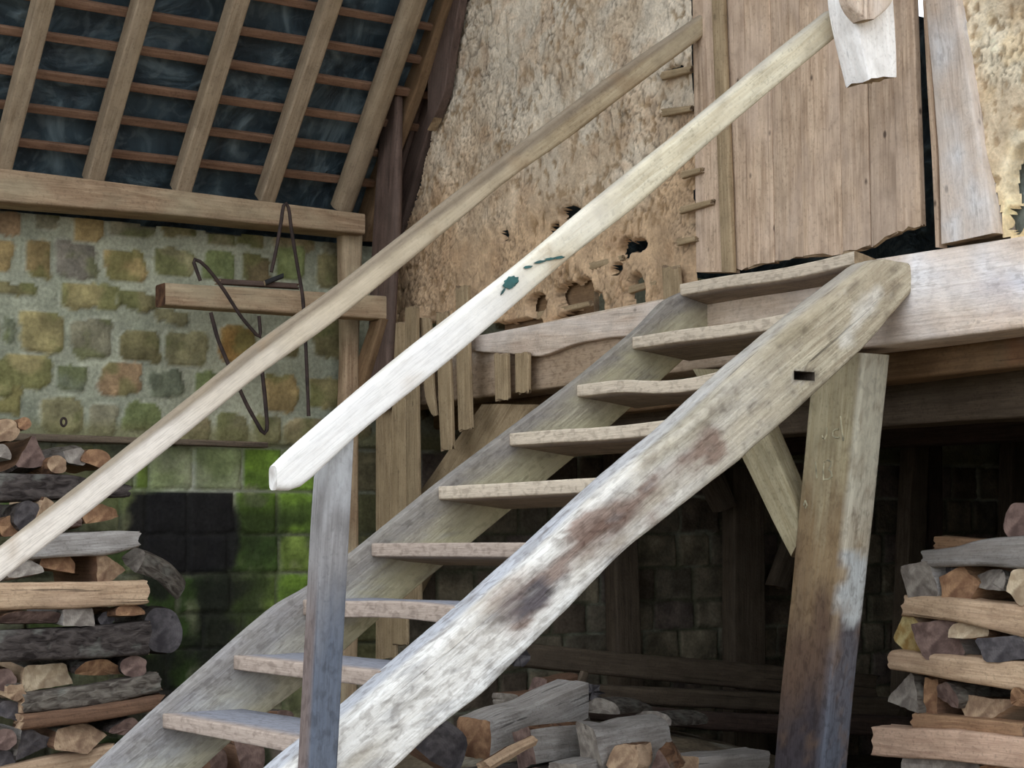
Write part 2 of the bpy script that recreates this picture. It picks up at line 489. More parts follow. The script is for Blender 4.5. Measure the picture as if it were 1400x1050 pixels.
# ---------------- stone wall
def build_stone_wall():
    st = .015
    u = np.arange(1.0, 10.6, st); v = np.arange(FLOOR-.05, 1.68, st)
    U, V = np.meshgrid(u, v, indexing='ij')
    P3 = np.stack([U, V, U*0], -1)
    wx = U+(fbm(P3*9, 5, 3)-.5)*.075; wz = V+(fbm(P3*9, 5, 11)-.5)*.075
    mort = np.array([164, 164, 142.])
    mort_c = mort+(fbm(P3*5, 4, 21)-.5)[..., None]*np.array([44, 42, 40.])+(fbm(P3*1.5, 3, 22)-.5)[..., None]*np.array([60, 50, 40.])
    col = mort_c.copy(); h = (fbm(P3*9, 4, 5)-.5)*.016
    T = {'tan': (150, 134, 98), 'grey': (128, 124, 102), 'ochre': (160, 132, 82), 'olive': (112, 104, 66), 'tanG': (136, 130, 92),
         'green': (112, 128, 74), 'brown': (96, 80, 52), 'violet': (116, 110, 104), 'yel': (152, 138, 88), 'orange': (166, 118, 56),
         'oran2': (162, 126, 92), 'teal': (96, 106, 88)}
    S = [(10,303,30,32,'oran2'),(65,303,36,26,'grey'),(121,308,40,42,'ochre'),(178,308,62,30,'grey'),(243,312,48,26,'olive'),(303,325,46,26,'tanG'),
     (345,325,34,24,'olive'),(400,335,52,24,'tan'),(452,342,32,24,'grey'),(4,350,24,50,'ochre'),(52,354,38,54,'ochre'),(105,355,54,50,'violet'),
     (170,364,56,40,'ochre'),(237,358,54,34,'tanG'),(297,362,46,36,'green'),(350,367,38,38,'brown'),(395,364,38,42,'green'),(455,372,50,42,'olive'),
     (20,400,54,16,'olive'),(122,405,84,34,'yel'),(190,412,60,22,'olive'),(236,432,40,22,'tanG'),(57,452,60,54,'yel'),(125,462,58,50,'grey'),(193,472,50,44,'olive'),
     (254,478,56,50,'tanG'),(325,475,54,54,'orange'),(400,482,26,16,'olive'),(448,462,46,54,'olive'),(10,455,20,30,'teal'),(38,506,60,50,'yel'),(96,515,42,40,'teal'),
     (164,517,54,44,'oran2'),(226,525,48,38,'teal'),(288,527,42,32,'green'),(383,536,44,52,'ochre'),(444,538,46,46,'yel'),(15,548,36,40,'ochre'),
     (85,568,56,44,'tanG'),(140,574,36,48,'grey'),(196,570,56,38,'green'),(262,588,54,38,'tan'),(318,584,44,44,'tanG'),(366,585,40,38,'tanG'),(418,590,54,36,'tan'),(482,580,46,44,'tan')]
    lst = []
    for (x, y, w, hh, t) in S:
        p = at(x, y, 'Y', YW); l = at(x-w/2, y, 'Y', YW); r_ = at(x+w/2, y, 'Y', YW); tp = at(x, y-hh/2, 'Y', YW); bt = at(x, y+hh/2, 'Y', YW)
        lst.append((p[0], p[2], (r_[0]-l[0])/2, (tp[2]-bt[2])/2, T[t]))
    rr = random.Random(3); keys = list(T)
    z = 1.5
    while z > .55:                                         # the courses beyond the surveyed stones
        for x0, x1 in ((1.0, 2.78), (5.0, 10.6)):
            x = x0+rr.random()*.15
            while x < x1:
                w = rr.uniform(.18, .3); lst.append((x+w/2, z+rr.uniform(-.02, .02), w/2-.025, rr.uniform(.08, .1), T[rr.choice(keys)])); x += w+.03
        z -= .24
    up_ = V > .5+(fbm(P3*6, 3, 40)-.5)*.02
    for (cx, cz, hx, hz, t) in lst:
        i0, i1 = np.searchsorted(u, [cx-hx*1.5-.05, cx+hx*1.5+.05]); j0, j1 = np.searchsorted(v, [cz-hz*1.5-.05, cz+hz*1.5+.05])
        sl = (slice(i0, i1), slice(j0, j1))
        if i1 <= i0 or j1 <= j0: continue
        d = ((abs(wx[sl]-cx)/hx)**5+(abs(wz[sl]-cz)/hz)**5)**(1/5)
        m = sstep(1.06, .97, d)*up_[sl]
        c = (np.array(t, float)*.66+np.array([146, 136, 112.])*.36)*(1+(fbm(P3[sl]*14, 4, int(cx*91) % 97)-.5)[..., None]*.55)
        # lichen and dirt inside a stone
        g = sstep(.5, .66, fbm(P3[sl]*8, 4, 77))[..., None]*.55
        c = c*(1-g)+np.array([104, 108, 66.])*g
        col[sl] = col[sl]*(1-m[..., None])+c*m[..., None]
        rim = sstep(.97, 1.03, d)*sstep(1.17, 1.07, d)*up_[sl]*sstep(.4, .6, fbm(P3[sl]*12, 3, 81))*.55
        col[sl] = col[sl]*(1-rim[..., None])+np.array([186, 184, 164.])*rim[..., None]
        h[sl] += m*(.010+(fbm(P3[sl]*18, 4, 9)-.5)*.024)-sstep(.16, .0, abs(d-1.04))*.006
    # lower wall of squared blocks
    rows = [.49, .265, .045, -.16, -.355, -.53, -.72, -.93, -1.14, -1.42]
    G1, G2, G3 = (134, 152, 76), (164, 166, 132), (134, 166, 66); K, K2, GD = (36, 38, 40), (54, 52, 46), (66, 86, 44)
    OL, TN = (120, 116, 82), (132, 122, 94)
    first = [(.0, 203, [(203, G1), (263, G2), (331, (150, 154, 120)), (386, G3), (431, G3), (482, G1), (530, TN)]),
             (0, 0, [(190, (92, 112, 60)), (257, K), (321, K2), (379, (96, 122, 40)), (431, G3), (490, G1), (530, OL)]),
             (0, 0, [(190, GD), (256, K), (313, K), (381, GD), (429, G1), (490, G1), (530, OL)]),
             (0, 0, [(245, GD), (317, GD), (379, G1), (421, G3), (480, GD), (530, OL)]),
             (0, 0, [(220, GD), (279, GD), (333, G1), (390, G1), (450, GD), (530, OL)]),
             (0, 0, [(230, GD), (290, GD), (350, (44, 70, 28)), (410, GD), (470, GD), (530, OL)])]
    GEN = [(128, 118, 102), (144, 132, 112), (118, 104, 90), (150, 138, 116), (132, 118, 108)]
    low = ~up_
    lc = np.zeros_like(col)+np.array([104, 104, 84.])+(sstep(.5, .62, fbm(P3*3.5, 3, 61))*50)[..., None]+(sstep(.22, .27, V)*46)[..., None]; lh = np.zeros_like(h)-.006
    for ri in range(len(rows)-1):
        zt, zb = rows[ri], rows[ri+1]; blocks = []
        x = 1.0+rr.random()*.1; 
        xr = at(200, 640, 'Y', YW+.06)[0]
        while x < xr-.08:
            w = min(rr.uniform(.18, .26), xr-x); blocks.append((x, x+w, rr.choice([(96, 112, 66), (104, 104, 84), (120, 118, 90)]))); x += w
        if ri < len(first):
            for (pxr, t) in first[ri][2]:
                x2 = at(pxr, 650, 'Y', YW+.06)[0]
                if x2 > x+.03: blocks.append((x, x2, t)); x = x2
        while x < 10.6:
            w = rr.uniform(.19, .33); blocks.append((x, x+w, rr.choice(GEN))); x += w
        for (a, b, t) in blocks:
            i0, i1 = np.searchsorted(u, [a-.05, b+.05]); j0, j1 = np.searchsorted(v, [zb-.05, zt+.05]); sl = (slice(i0, i1), slice(j0, j1))
            sx = U[sl]+(wx[sl]-U[sl])*.35; sz = V[sl]+(wz[sl]-V[sl])*.35
            e = np.minimum(np.minimum(sx-a, b-sx), np.minimum(sz-zb, zt-sz))
            m = sstep(.004, .014, e)
            tt = np.array(t, float)
            c = tt*(1+(fbm(P3[sl]*11, 4, int(a*57) % 89)-.5)[..., None]*.7)
            if tt[1] > tt[0]*1.1 and tt[1] > 80:      # mossy: bare and dark patches
                g = sstep(.54, .68, fbm(P3[sl]*9, 4, 31))[..., None]*.7; c = c*(1-g)+np.array([156, 150, 126.])*g
                g = sstep(.5, .66, fbm(P3[sl]*7, 4, 33))[..., None]*.5; c = c*(1-g)+np.array([62, 74, 44.])*g
            lc[sl] = lc[sl]*(1-m[..., None])+c*m[..., None]
            lh[sl] = lh[sl]*(1-m)+m*(.014+(rr.random()-.5)*.012+(fbm(P3[sl]*15, 4, 8)-.5)*.016)
    
    # green bloom on damp stones beside the stack
    bloom = sstep(.42, .62, fbm(P3*4.2, 4, 71))*sstep(3.2, 3.5, U)*sstep(4.85, 4.6, U)*sstep(.55, .45, V)
    dk = (lc.sum(-1) < 170)
    bm = (bloom*np.where(dk, .1, .3))[..., None]
    lc = lc*(1-bm)+np.array([118, 142, 66.])*bm
    xa, xb = at(188, 700, 'Y', YW)[0], at(322, 700, 'Y', YW)[0]
    ra, rb_ = at(320, 750, 'Y', YW)[0], at(431, 750, 'Y', YW)[0]
    nn = (fbm(P3*8, 4, 91)-.5)*.16
    soot = sstep(xa-.02, xa+.03, U+nn)*sstep(xb+.03, xb-.02, U+nn)*sstep(.27, .24, V+nn*.4)*sstep(-.19, -.12, V+nn*.6)
    soot = np.maximum(soot, .75*sstep(xa-.1, xa+.1, U+nn)*sstep(xb+.3, xb, U+nn)*sstep(-.1, -.2, V+nn)*sstep(.35, .55, fbm(P3*6, 4, 92)))
    damp = sstep(3.2, 3.5, U)*sstep(4.9, 4.6, U)*sstep(.24, .1, V+nn)*sstep(.44, .6, fbm(P3*5, 4, 93))*.65
    lc = lc*(1-damp[..., None])+np.array([50, 58, 36.])*damp[..., None]
    lc = lc*(1-soot[..., None]*.93)+np.array([40, 38, 38.])*soot[..., None]*.93
    col[low] = lc[low]; h[low] = lh[low]-.06
    # flat render skirt under the rubble
    sk = up_*sstep(.62, .54, V)*(fbm(P3*5, 3, 13)*.6+.3)
    col = col*(1-sk[..., None])+np.array([128, 122, 84.])*sk[..., None]
    top = 1.59+(fbm(np.stack([U*5, U*0, U*0], -1), 3, 2)-.5)*.04
    keep = V < top
    pos = lambda a, b: np.stack([a, a*0+YW, b], -1)
    w = grid_wall('wall_back', u, v, pos, (0, -1, 0), h, keep, lin(np.clip(col*1.0, 0, 255)), MAT_STONE)
    tag(w, kind='structure')
    # body of the wall
    box('wall_back_core', (1.0, YW+.12, FLOOR-.05), (10.6, YW+.5, 1.6), MAT_STONE2, kind='structure')


def box(name, a, b, mat, kind=None, parent=None):
    x0, y0, z0 = a; x1, y1, z1 = b
    v = [(x0,y0,z0),(x1,y0,z0),(x1,y1,z0),(x0,y1,z0),(x0,y0,z1),(x1,y0,z1),(x1,y1,z1),(x0,y1,z1)]
    f = [(0,3,2,1),(4,5,6,7),(0,1,5,4),(1,2,6,5),(2,3,7,6),(3,0,4,7)]
    o = link(name, v, f, mat, smooth=False, parent=parent)
    if kind: tag(o, kind=kind)
    return o

MAT_STONE2 = plain('wall_core_stone', (110, 104, 84), .95)
MAT_LIME = plain('old_limewash', (150, 138, 116), .95)
build_stone_wall()

# ---------------- floor: trodden earth with a low bank behind the stairs
u = np.concatenate([np.arange(-40, -3, 1.5), np.arange(-3, 10.8, .06), np.arange(11, 40, 1.5)]); v = np.concatenate([np.arange(-40, -2.5, 1.5), np.arange(-2.5, 9.1, .06), np.arange(9.5, 30, 1.5)])
U, V = np.meshgrid(u, v, indexing='ij'); P3 = np.stack([U, V, U*0], -1)
bank = .42*sstep(1.6, .2, np.hypot((U-5.3)/1.5, (V-7.4)/1.25))
h = bank+(fbm(P3*2.5, 4, 1)-.5)*.05+(fbm(P3*14, 3, 2)-.5)*.02
tone = np.array([120, 106, 88.])*(1+(fbm(P3*3, 4, 4)-.5)[..., None]*.5)
chips = sstep(.6, .68, fbm(P3*9, 3, 6))[..., None]; tone = tone*(1-chips*.6)+np.array([176, 172, 160.])*chips*.6
fl = grid_wall('floor', u, v, lambda a, b: np.stack([a, b, a*0+FLOOR], -1), (0, 0, 1), h, np.ones_like(U, bool), lin(np.clip(tone, 0, 255)), MAT_EARTH)
tag(fl, kind='structure')

# ---------------- roof: rafters, battens, felt
RN = np.array([0, math.sin(SLO), math.cos(SLO)]); RU = np.array([0, -math.cos(SLO), math.sin(SLO)])
RB = np.array([0, 8.42, 1.74]); RC = RN@RB
def felt_mat():
    m, nt, b = newmat('roofing_felt')
    tc = nd(nt, 'ShaderNodeTexCoord')
    n = nd(nt, 'ShaderNodeTexNoise'); n.inputs['Scale'].default_value = 2.6; n.inputs['Detail'].default_value = 5; n.inputs['Distortion'].default_value = 2.2
    nt.links.new(tc.outputs['Object'], n.inputs['Vector'])
    n2 = nd(nt, 'ShaderNodeTexNoise'); n2.inputs['Scale'].default_value = 9; n2.inputs['Detail'].default_value = 4; n2.inputs['Distortion'].default_value = 1.5
    nt.links.new(tc.outputs['Object'], n2.inputs['Vector'])
    col = ramp(nt, n.outputs['Fac'], [(.38, c4((40, 52, 60))), (.55, c4((62, 78, 86))), (.68, c4((112, 128, 134)))])
    col = mix(nt, ramp(nt, n2.outputs['Fac'], [(.5, (0, 0, 0, 1)), (.7, (.4, .4, .4, 1))]), col, c4((112, 124, 128)))
    nt.links.new(col, b.inputs['Base Color']); b.inputs['Roughness'].default_value = .55
    bp = nd(nt, 'ShaderNodeBump'); bp.inputs['Strength'].default_value = .8; bp.inputs['Distance'].default_value = .05
    nt.links.new(n.outputs['Fac'], bp.inputs['Height']); nt.links.new(bp.outputs[0], b.inputs['Normal'])
    return m
MAT_FELT = felt_mat()
RL = 4.7                                       # slope length to the unseen ridge, lowered to admit more sky
def roof_sheet():
    u = np.arange(.6, 10.7, .07); v = np.arange(-.5, RL, .07)
    U, V = np.meshgrid(u, v, indexing='ij'); P3 = np.stack([U, V, U*0], -1)
    ridged = abs(fbm(P3*1.7, 4, 5)-.5)*2
    disp = (ridged-.3)*.05+(fbm(P3*6, 3, 6)-.5)*.02
    B = RB+RN*.16
    pos = lambda a, b: np.stack([a, B[1]+RU[1]*b, B[2]+RU[2]*b], -1)
    hp = at_plane(1254, 8, RN, RC+.16)
    keep = ~((abs(U-hp[0]) < .1) & (V-((hp-B)@RU) < .2) & (V-((hp-B)@RU) > -.04))      # a missing slate lets the sky in
    return grid_wall('roof_felt', u, v, pos, -RN, disp, keep, np.ones(U.shape+(3,)), MAT_FELT)
rs = roof_sheet(); rs.name = 'ceiling'; tag(rs, kind='structure')
# stub of the unseen far slope, cut short to admit sky light
rg = RB+RN*.16+RU*RL
FS = .35
v_ = [(.6, rg[1]+.02, rg[2]), (10.7, rg[1]+.02, rg[2]), (10.7, rg[1]-FS*math.cos(SLO), rg[2]-FS*math.sin(SLO)), (.6, rg[1]-FS*math.cos(SLO), rg[2]-FS*math.sin(SLO))]
v_ = v_+[(x, y, z+.1) for x, y, z in v_]
f_ = [(0,1,2,3),(7,6,5,4),(0,4,5,1),(1,5,6,2),(2,6,7,3),(3,7,4,0)]
tag(link('ceiling_far_slope_stub', v_, f_, MAT_FELT, smooth=False), kind='structure')

raf = [((0, 230, 17, 230), (55, 0, 82, 0)), ((118, 240, 143, 240), (195, 0, 224, 0)), ((240, 255, 263, 255), (318, 0, 347, 0)),
       ((357, 269, 378, 269), (438, 0, 463, 0)), ((459, 284, 487, 284), (552, 0, 583, 0))]
rlab = ['first sawn rafter from the left, rising over the stone wall', 'second sawn rafter from the left above the stone wall',
        'middle one of the five pale rafters above the stone wall', 'sawn rafter right above the hanging iron rod, next to last on the right',
        'thick rounded tan rafter, last on the right beside the dark timbers']
for i, ((a, b, c, d), (e, f, g, hh)) in enumerate(raf):
    if i == 0: X0 = at(-4, 228, 'Y', 8.42)[0]
    else: X0 = at(a, b, 'Y', 8.42)[0]
    X1 = at(c, d, 'Y', 8.42)[0]
    w = max(.08, X1-X0-.045)
    w = .085 if i < 4 else .115
    xc = X1
    lo, hi = RB+RU*(-.02), RB+RU*(RL-.1)
    S = [(np.array([xc-w, 0, 0])+lo*[0, 1, 1], np.array([xc, 0, 0])+lo*[0, 1, 1]), (np.array([xc-w, 0, 0])+hi*[0, 1, 1], np.array([xc, 0, 0])+hi*[0, 1, 1])]
    o = slab('rafter', S, RN*.095, W['rafter'], r=.01 if i < 4 else .035, ds=.15, amp=.003 if i < 4 else .008, freq=3)
    tag(o, rlab[i], 'rafter', 'rafters of the roof slope')
# battens: surveyed heights at px x = 333, then upward at the same gauge
ss = [((at_plane(333, y, RN, RC+.1)-RB)@RU) for y in (232, 187, 142, 92, 43)]
gau = (ss[-1]-ss[0])/4
ss += [ss[-1]+gau]
blab = ['lowest roof batten, just above the wall plate', 'second roof batten up from the wall plate', 'third roof batten up from the wall plate',
        'fourth roof batten up from the wall plate', 'fifth roof batten up, near the top of the picture', 'topmost roof batten in view, cut by the upper picture edge']
for i, s in enumerate(ss):
    p = RB+RU*s+RN*.097
    a = p-RU*.02; b = p+RU*.02
    o = slab('roof_batten', [(np.array([.8, a[1], a[2]]), np.array([.8, b[1], b[2]])), (np.array([4.95, a[1], a[2]+.0]), np.array([4.95, b[1], b[2]]))],
             RN*.028, W['batten'], r=.004, ds=.2, amp=.004, freq=2)
    tag(o, blab[i], 'roof batten', 'roof battens under the felt')

# wall plate
o = slab('wall_plate', [(np.array([.9, 8.34, 1.755]), np.array([.9, 8.34, 1.585])), (np.array([2.76, 8.34, 1.74]), np.array([2.76, 8.34, 1.582])),
     (np.array([3.67, 8.34, 1.725]), np.array([3.67, 8.34, 1.60])), (np.array([4.69, 8.34, 1.708]), np.array([4.69, 8.34, 1.60]))],
     (0, .2, 0), W['beam'], r=.012, ds=.1, amp=.006, freq=2)
tag(o, 'long horizontal wall plate carrying the rafter feet above the stone wall', 'beam')

# ================================================================== PARTITION
# sill beam
def sill_stain(w, l):
    return stains([(lambda a, b: sstep(5.7, 6.3, a[:, 1])*sstep(.93, .88, a[:, 2])*.75, (158, 126, 96)), (lambda a, b: sstep(4.9, 5.6, a[:, 1])*.45, (176, 156, 130)),
                   (lambda a, b: seg_mask((XP, 3.7, .90), (XP, 4.75, .90), .08, .16, 3, 6)(a, b)*(.45+.55*sstep(.35, .6, fbm(b*[6, 22, 22], 4, 5))), (250, 248, 250)),  # whitish patch, its colour lifted further for brighter light at the right
                   (lambda a, b: seg_mask((XP, 4.0, .84), (XP, 4.35, .86), .03, .1, 33, 9)(a, b)*.5, (176, 166, 176))])(w, l)
o = slab('sill_beam', [(np.array([XP, 3.0, 1.04]), np.array([XP, 3.0, .71])), (np.array([XP, 4.2, 1.03]), np.array([XP, 4.2, .715])), (np.array([XP, 5.0, 1.045]), np.array([XP, 5.0, .715])),
     (np.array([XP, 8.5, 1.0]), np.array([XP, 8.5, .70]))], (.22, 0, 0), W['sill'], r=.015, ds=.08, amp=.008, freq=3, stain=sill_stain)
tag(o, 'massive pinkish sill beam carrying the partition, behind the stair head', 'beam')
# curved rail pegged on the sill's upper half
o = pslab('curved_rail', 'X', XP-.045, [(545, 458, 545, 470), (620, 462, 620, 478), (655, 459, 655, 482), (690, 452, 690, 484), (735, 444, 738, 489), (775, 436, 785, 470), (820, 427, 830, 462), (870, 417, 880, 458), (925, 405, 935, 448)],
          .042, W['sill'], r=.008, ds=.04, amp=.003)
tag(o, 'curved oak rail with a cracked belly, fixed on the sill left of the stairs', 'beam')

# left daub panel
def inpoly(Y, Z, poly):
    ins = np.zeros(Y.shape, bool); n = len(poly)
    for i in range(n):
        y0, z0 = poly[i]; y1, z1 = poly[(i+1) % n]
        c = ((z0 > Z) != (z1 > Z)) & (Y < (y1-y0)*(Z-z0)/(z1-z0+1e-12)+y0)
        ins ^= c
    return ins

def worley(P, s=0):
    i = np.floor(P).astype(np.int64); f = P-i; d1 = np.full(P.shape[:-1], 9.); d2 = d1.copy()
    for dx in (-1, 0, 1):
        for dy in (-1, 0, 1):
            cx = i[..., 0]+dx; cy = i[..., 1]+dy
            rx = dx+_hash(cx, cy, cx*0, s)-f[..., 0]; ry = dy+_hash(cx, cy, cx*0+1, s)-f[..., 1]
            d = np.hypot(rx, ry); m = d < d1
            d2 = np.where(m, d1, np.minimum(d2, d)); d1 = np.where(m, d, d1)
    return d1, d2

def daub(name, outline, y0, y1, z0, z1, holes, cols, seed=0, st=.009):
    u = np.arange(y0, y1, st); v = np.arange(z0, z1, st)
    U, V = np.meshgrid(u, v, indexing='ij'); P3 = np.stack([U, V, U*0], -1)
    wn = (fbm(P3*11, 4, seed+1)-.5)*.05; wn2 = (fbm(P3*11, 4, seed+2)-.5)*.05
    keep = inpoly(U+wn*.7, V+wn2*.7, outline)
    Wp = np.stack([(U+wn*1.3)*16, (V+wn2*1.3)*9], -1)
    d1, d2 = worley(Wp, seed); crack = sstep(.10, .0, d2-d1)
    Wq = np.stack([(U+wn)*38, (V+wn2)*24], -1); e1, e2 = worley(Wq, seed+4); crack2 = sstep(.14, .0, e2-e1)*sstep(.45, .6, fbm(P3*3, 3, seed+8))
    low = fbm(P3*2.2, 4, seed+3)
    f9 = fbm(P3*26, 4, seed+7)
    h = (fbm(P3*5, 5, seed+5)-.5)*.036+(f9-.5)*.007-crack*.008*sstep(.35, .6, low)-crack2*.007
    zt = cols['zt']
    t = sstep(zt-.35, zt+.35, V+(fbm(P3*2.5, 4, seed+6)-.5)*1.1)[..., None]
    c = np.array(cols['low'], float)*(1-t)+np.array(cols['up'], float)*t
    c = c*(1+(f9-.5)[..., None]*.22+(fbm(P3*7, 4, seed+10)-.5)[..., None]*.3)
    fl = sstep(.55, .7, fbm(P3*9, 4, seed+12))[..., None]; c = c*(1-fl*.3)+np.array(cols['stain'], float)*fl*.3
    c = c*(1-crack[..., None]*.3*sstep(.35, .6, low)[..., None])*(1-crack2[..., None]*.3)
    ed = np.full(U.shape, 9.)
    for (py, pz, ry, rz) in holes:
        d = np.hypot((U+wn*.5-py)/ry, (V+wn2*.5-pz)/rz)
        ed = np.minimum(ed, (d-1)*min(ry, rz))
        keep &= d > .8
    h = h-sstep(.004, -.005, ed)*.05
    sp = sstep(.60, .68, fbm(P3*[40, 30, 1], 3, seed+31))*sstep(.35, .6, fbm(P3*4, 3, seed+32)); c = c*(1-sp[..., None]*.5)+np.array([122, 94, 62.])*sp[..., None]*.5
    sb = sstep(.5, .7, fbm(P3*[6, 4, 1], 4, seed+33))[..., None]; c = c*(1-sb*.4)+np.array([180, 150, 118.])*sb*.4
    h = h-sp*.004
    return grid_wall(name, u, v, lambda a, b: np.stack([a*0+XP+.02, a, b], -1), (-1, 0, 0), h, keep, lin(np.clip(c, 0, 255)), MAT_DAUB)

def yz(px, py, X=XP+.02):
    p = at(px, py, 'X', X); return (p[1], p[2])
outl = [yz(*q) for q in ((640, 0), (628, 22), (612, 50), (603, 95), (608, 122), (592, 150), (586, 200), (574, 245), (560, 295), (548, 340), (540, 400), (541, 455), (700, 462), (955, 420), (950, 200), (945, 0), (945, -260), (760, -260))]
hl = []
for (x, y, a, b) in ((778, 292, 11, 7), (852, 342, 8, 13), (870, 335, 10, 7), (842, 368, 7, 6), (868, 398, 9, 20), (733, 418, 10, 13), (790, 432, 26, 7), (660, 452, 40, 6), (690, 323, 4, 5), (757, 315, 5, 7),
                     (712, 446, 22, 7), (775, 402, 14, 14), (793, 404, 13, 18), (812, 418, 10, 14), (918, 95, 9, 4), (575, 452, 30, 6)):
    p = yz(x, y); q = yz(x+a, y); r_ = yz(x, y-b); hl.append((p[0], p[1], abs(q[0]-p[0])*1.3, abs(r_[1]-p[1])*1.35))
w = daub('wall_daub', outl, 5.72, 8.6, .98, 3.45, hl, dict(zt=1.75, low=(204, 172, 138), up=(222, 206, 184), stain=(192, 152, 116)), 3)
tag(w, kind='structure')
outr = [yz(*q) for q in ((1306, -260), (1308, 20), (1316, 60), (1330, 130), (1342, 200), (1360, 260), (1368, 330), (1420, 330))]+[(3.2, 1.0), (3.2, 2.9)]
hr = []
for (x, y, a, b) in ((1400, 250, 24, 55), (1385, 300, 14, 22)):
    p = yz(x, y); q = yz(x+a, y); r_ = yz(x, y-b); hr.append((p[0], p[1], abs(q[0]-p[0]), abs(r_[1]-p[1])))
w = daub('wall_daub_right', outr, 3.2, 4.55, .98, 2.9, hr, dict(zt=1.3, low=(240, 214, 168), up=(242, 226, 198), stain=(238, 202, 146)), 20)
tag(w, kind='structure')
# boards closing the partition high above the door
box('wall_gable_boards', (XP+.06, 3.0, 2.85), (XP+.09, 5.98, 5.4), W['darkw'], 'structure')

# grey sacking behind the broken daub at the right
sx = np.arange(3.5, 4.5, .03); sz = np.arange(1.05, 1.9, .03); U, V = np.meshgrid(sx, sz, indexing='ij'); P3 = np.stack([U, V, U*0], -1)
cl = grid_wall('sacking', sx, sz, lambda a, b: np.stack([a*0+XP+.1, a, b], -1), (-1, 0, 0), (fbm(P3*7, 4, 2)-.5)*.07, np.ones_like(U, bool),
     lin(np.clip(np.array([150, 156, 146.])*(1+(fbm(P3*6, 4, 5)-.5)[..., None]*.9), 0, 255)), MAT_DAUB)
tag(cl, 'grey-green sacking showing through the broken daub at the right picture edge', 'cloth')

# door
door = empty('door_1', (XP, 4.64, 1.09)); tag(door, kind='structure')
edges = [990, 1022, 1058, 1098, 1152, 1190, 1226, 1259]
bot = [370, 366, 357, 350, 346, 336, 316, 308]
for i in range(7):
    a = yz(edges[i]+.4, 370, XP); b = yz(edges[i+1]-.4, 330, XP)
    if i == 0: a = (yz(988, 350, XP)[0], 0)
    z0 = yz(edges[i], bot[i], XP)[1]; z1 = yz(edges[i+1], bot[i+1], XP)[1]
    zt = 3.0; dx = rnd.uniform(0, .005)
    slab('door_board', [(np.array([XP+dx, a[0], z0]), np.array([XP+dx, b[0], z1])), (np.array([XP+dx, a[0], zt]), np.array([XP+dx, b[0]+(.03 if i == 6 else 0), zt]))],
         (.028, 0, 0), W['door'], r=.003, ds=.05, amp=.0025, rag=.008, parent=door)
# door stile and its rounded moulding
o = pslab('door_stile', 'X', XP-.012, [(950, 372, 996, 372), (945, 0, 985, 0), (942, -250, 980, -250)], .06, W['door'], r=.008, ds=.08)
o.name = 'trim_1'; tag(o, kind='structure')
o = pslab('door_bead', 'X', XP-.032, [(985, 372, 1001, 372), (972, 30, 988, 30), (964, -250, 978, -250)], .03, W['lath'], r=.012, ds=.08)
o.name = 'trim_2'; tag(o, kind='structure')

# right post of the doorway
def rp(w, l):
    return stains([(lambda a, b: seg_mask(at(1300, 70, 'X', XP), at(1325, 300, 'X', XP), .05, .16, 8, 7)(a, b)*(.3+.7*sstep(.35, .65, fbm(b*[6, 22, 22], 4, 5))), (220, 216, 214))])(w, l)
o = pslab('doorway_post', 'X', XP-.02, [(1284, 334, 1360, 318), (1281, 200, 1340, 200), (1274, 120, 1327, 120), (1263, 0, 1306, 0), (1250, -250, 1284, -250)], .12, W['sill'], r=.012, ds=.06, amp=.006, stain=rp)
tag(o, 'rough pale post right of the door gap, standing on the sill beam', 'post')
o = pslab('doorway_fillet', 'X', XP-.01, [(1279, 338, 1284, 338), (1274, 200, 1281, 200), (1260, 0, 1266, 0)], .05, W['door'], r=.003, ds=.06)
tag(o, 'thin reddish fillet along the left edge of the doorway post', 'fillet')

# ---- loose laths and boards at the lower left of the partition
laths = [  # (x0,y0,x1 widths...) front boards standing or hanging
 ([(514, 466, 537, 466), (514, 900, 541, 900)], XP-.11, 'standing split lath, the widest and leftmost of the row by the corner', .02),
 ([(535, 441, 553, 441), (536, 880, 556, 880)], XP-.12, 'standing lath just right of the leftmost wide one', .018),
 ([(553, 420, 569, 420), (556, 820, 573, 820)], XP-.14, 'tall pointed lath with its head above the curved rail', .02),
 ([(572, 437, 587, 437), (580, 545, 592, 540), (590, 568, 596, 568)], XP-.10, 'short lath ending in a long splinter', .016),
 ([(595, 428, 611, 426), (599, 560, 617, 560), (602, 615, 618, 612)], XP-.13, 'hanging lath with a torn lower end, third from the right', .02),
 ([(622, 392, 638, 391), (623, 500, 640, 500), (626, 588, 643, 585)], XP-.13, 'hanging lath with its square head high on the daub', .02),
 ([(674, 484, 693, 484), (676, 547, 694, 545)], XP-.075, 'short lath stub hanging below the curved rail, left one of a pair', .02),
 ([(704, 484, 722, 484), (705, 537, 722, 535)], XP-.075, 'short lath stub hanging below the curved rail, right one of a pair', .02),
 ([(905, 365, 927, 364), (907, 412, 930, 408)], XP-.03, 'short upright stub of lath on the daub beside the top tread', .02),
]
for pix, X, lab, th in laths:
    o = pslab('split_lath', 'X', X, pix, th, W['lath'], r=.004, ds=.04, amp=.004, rag=.012)
    tag(o, lab, 'lath', 'loose laths at the foot of the daub')
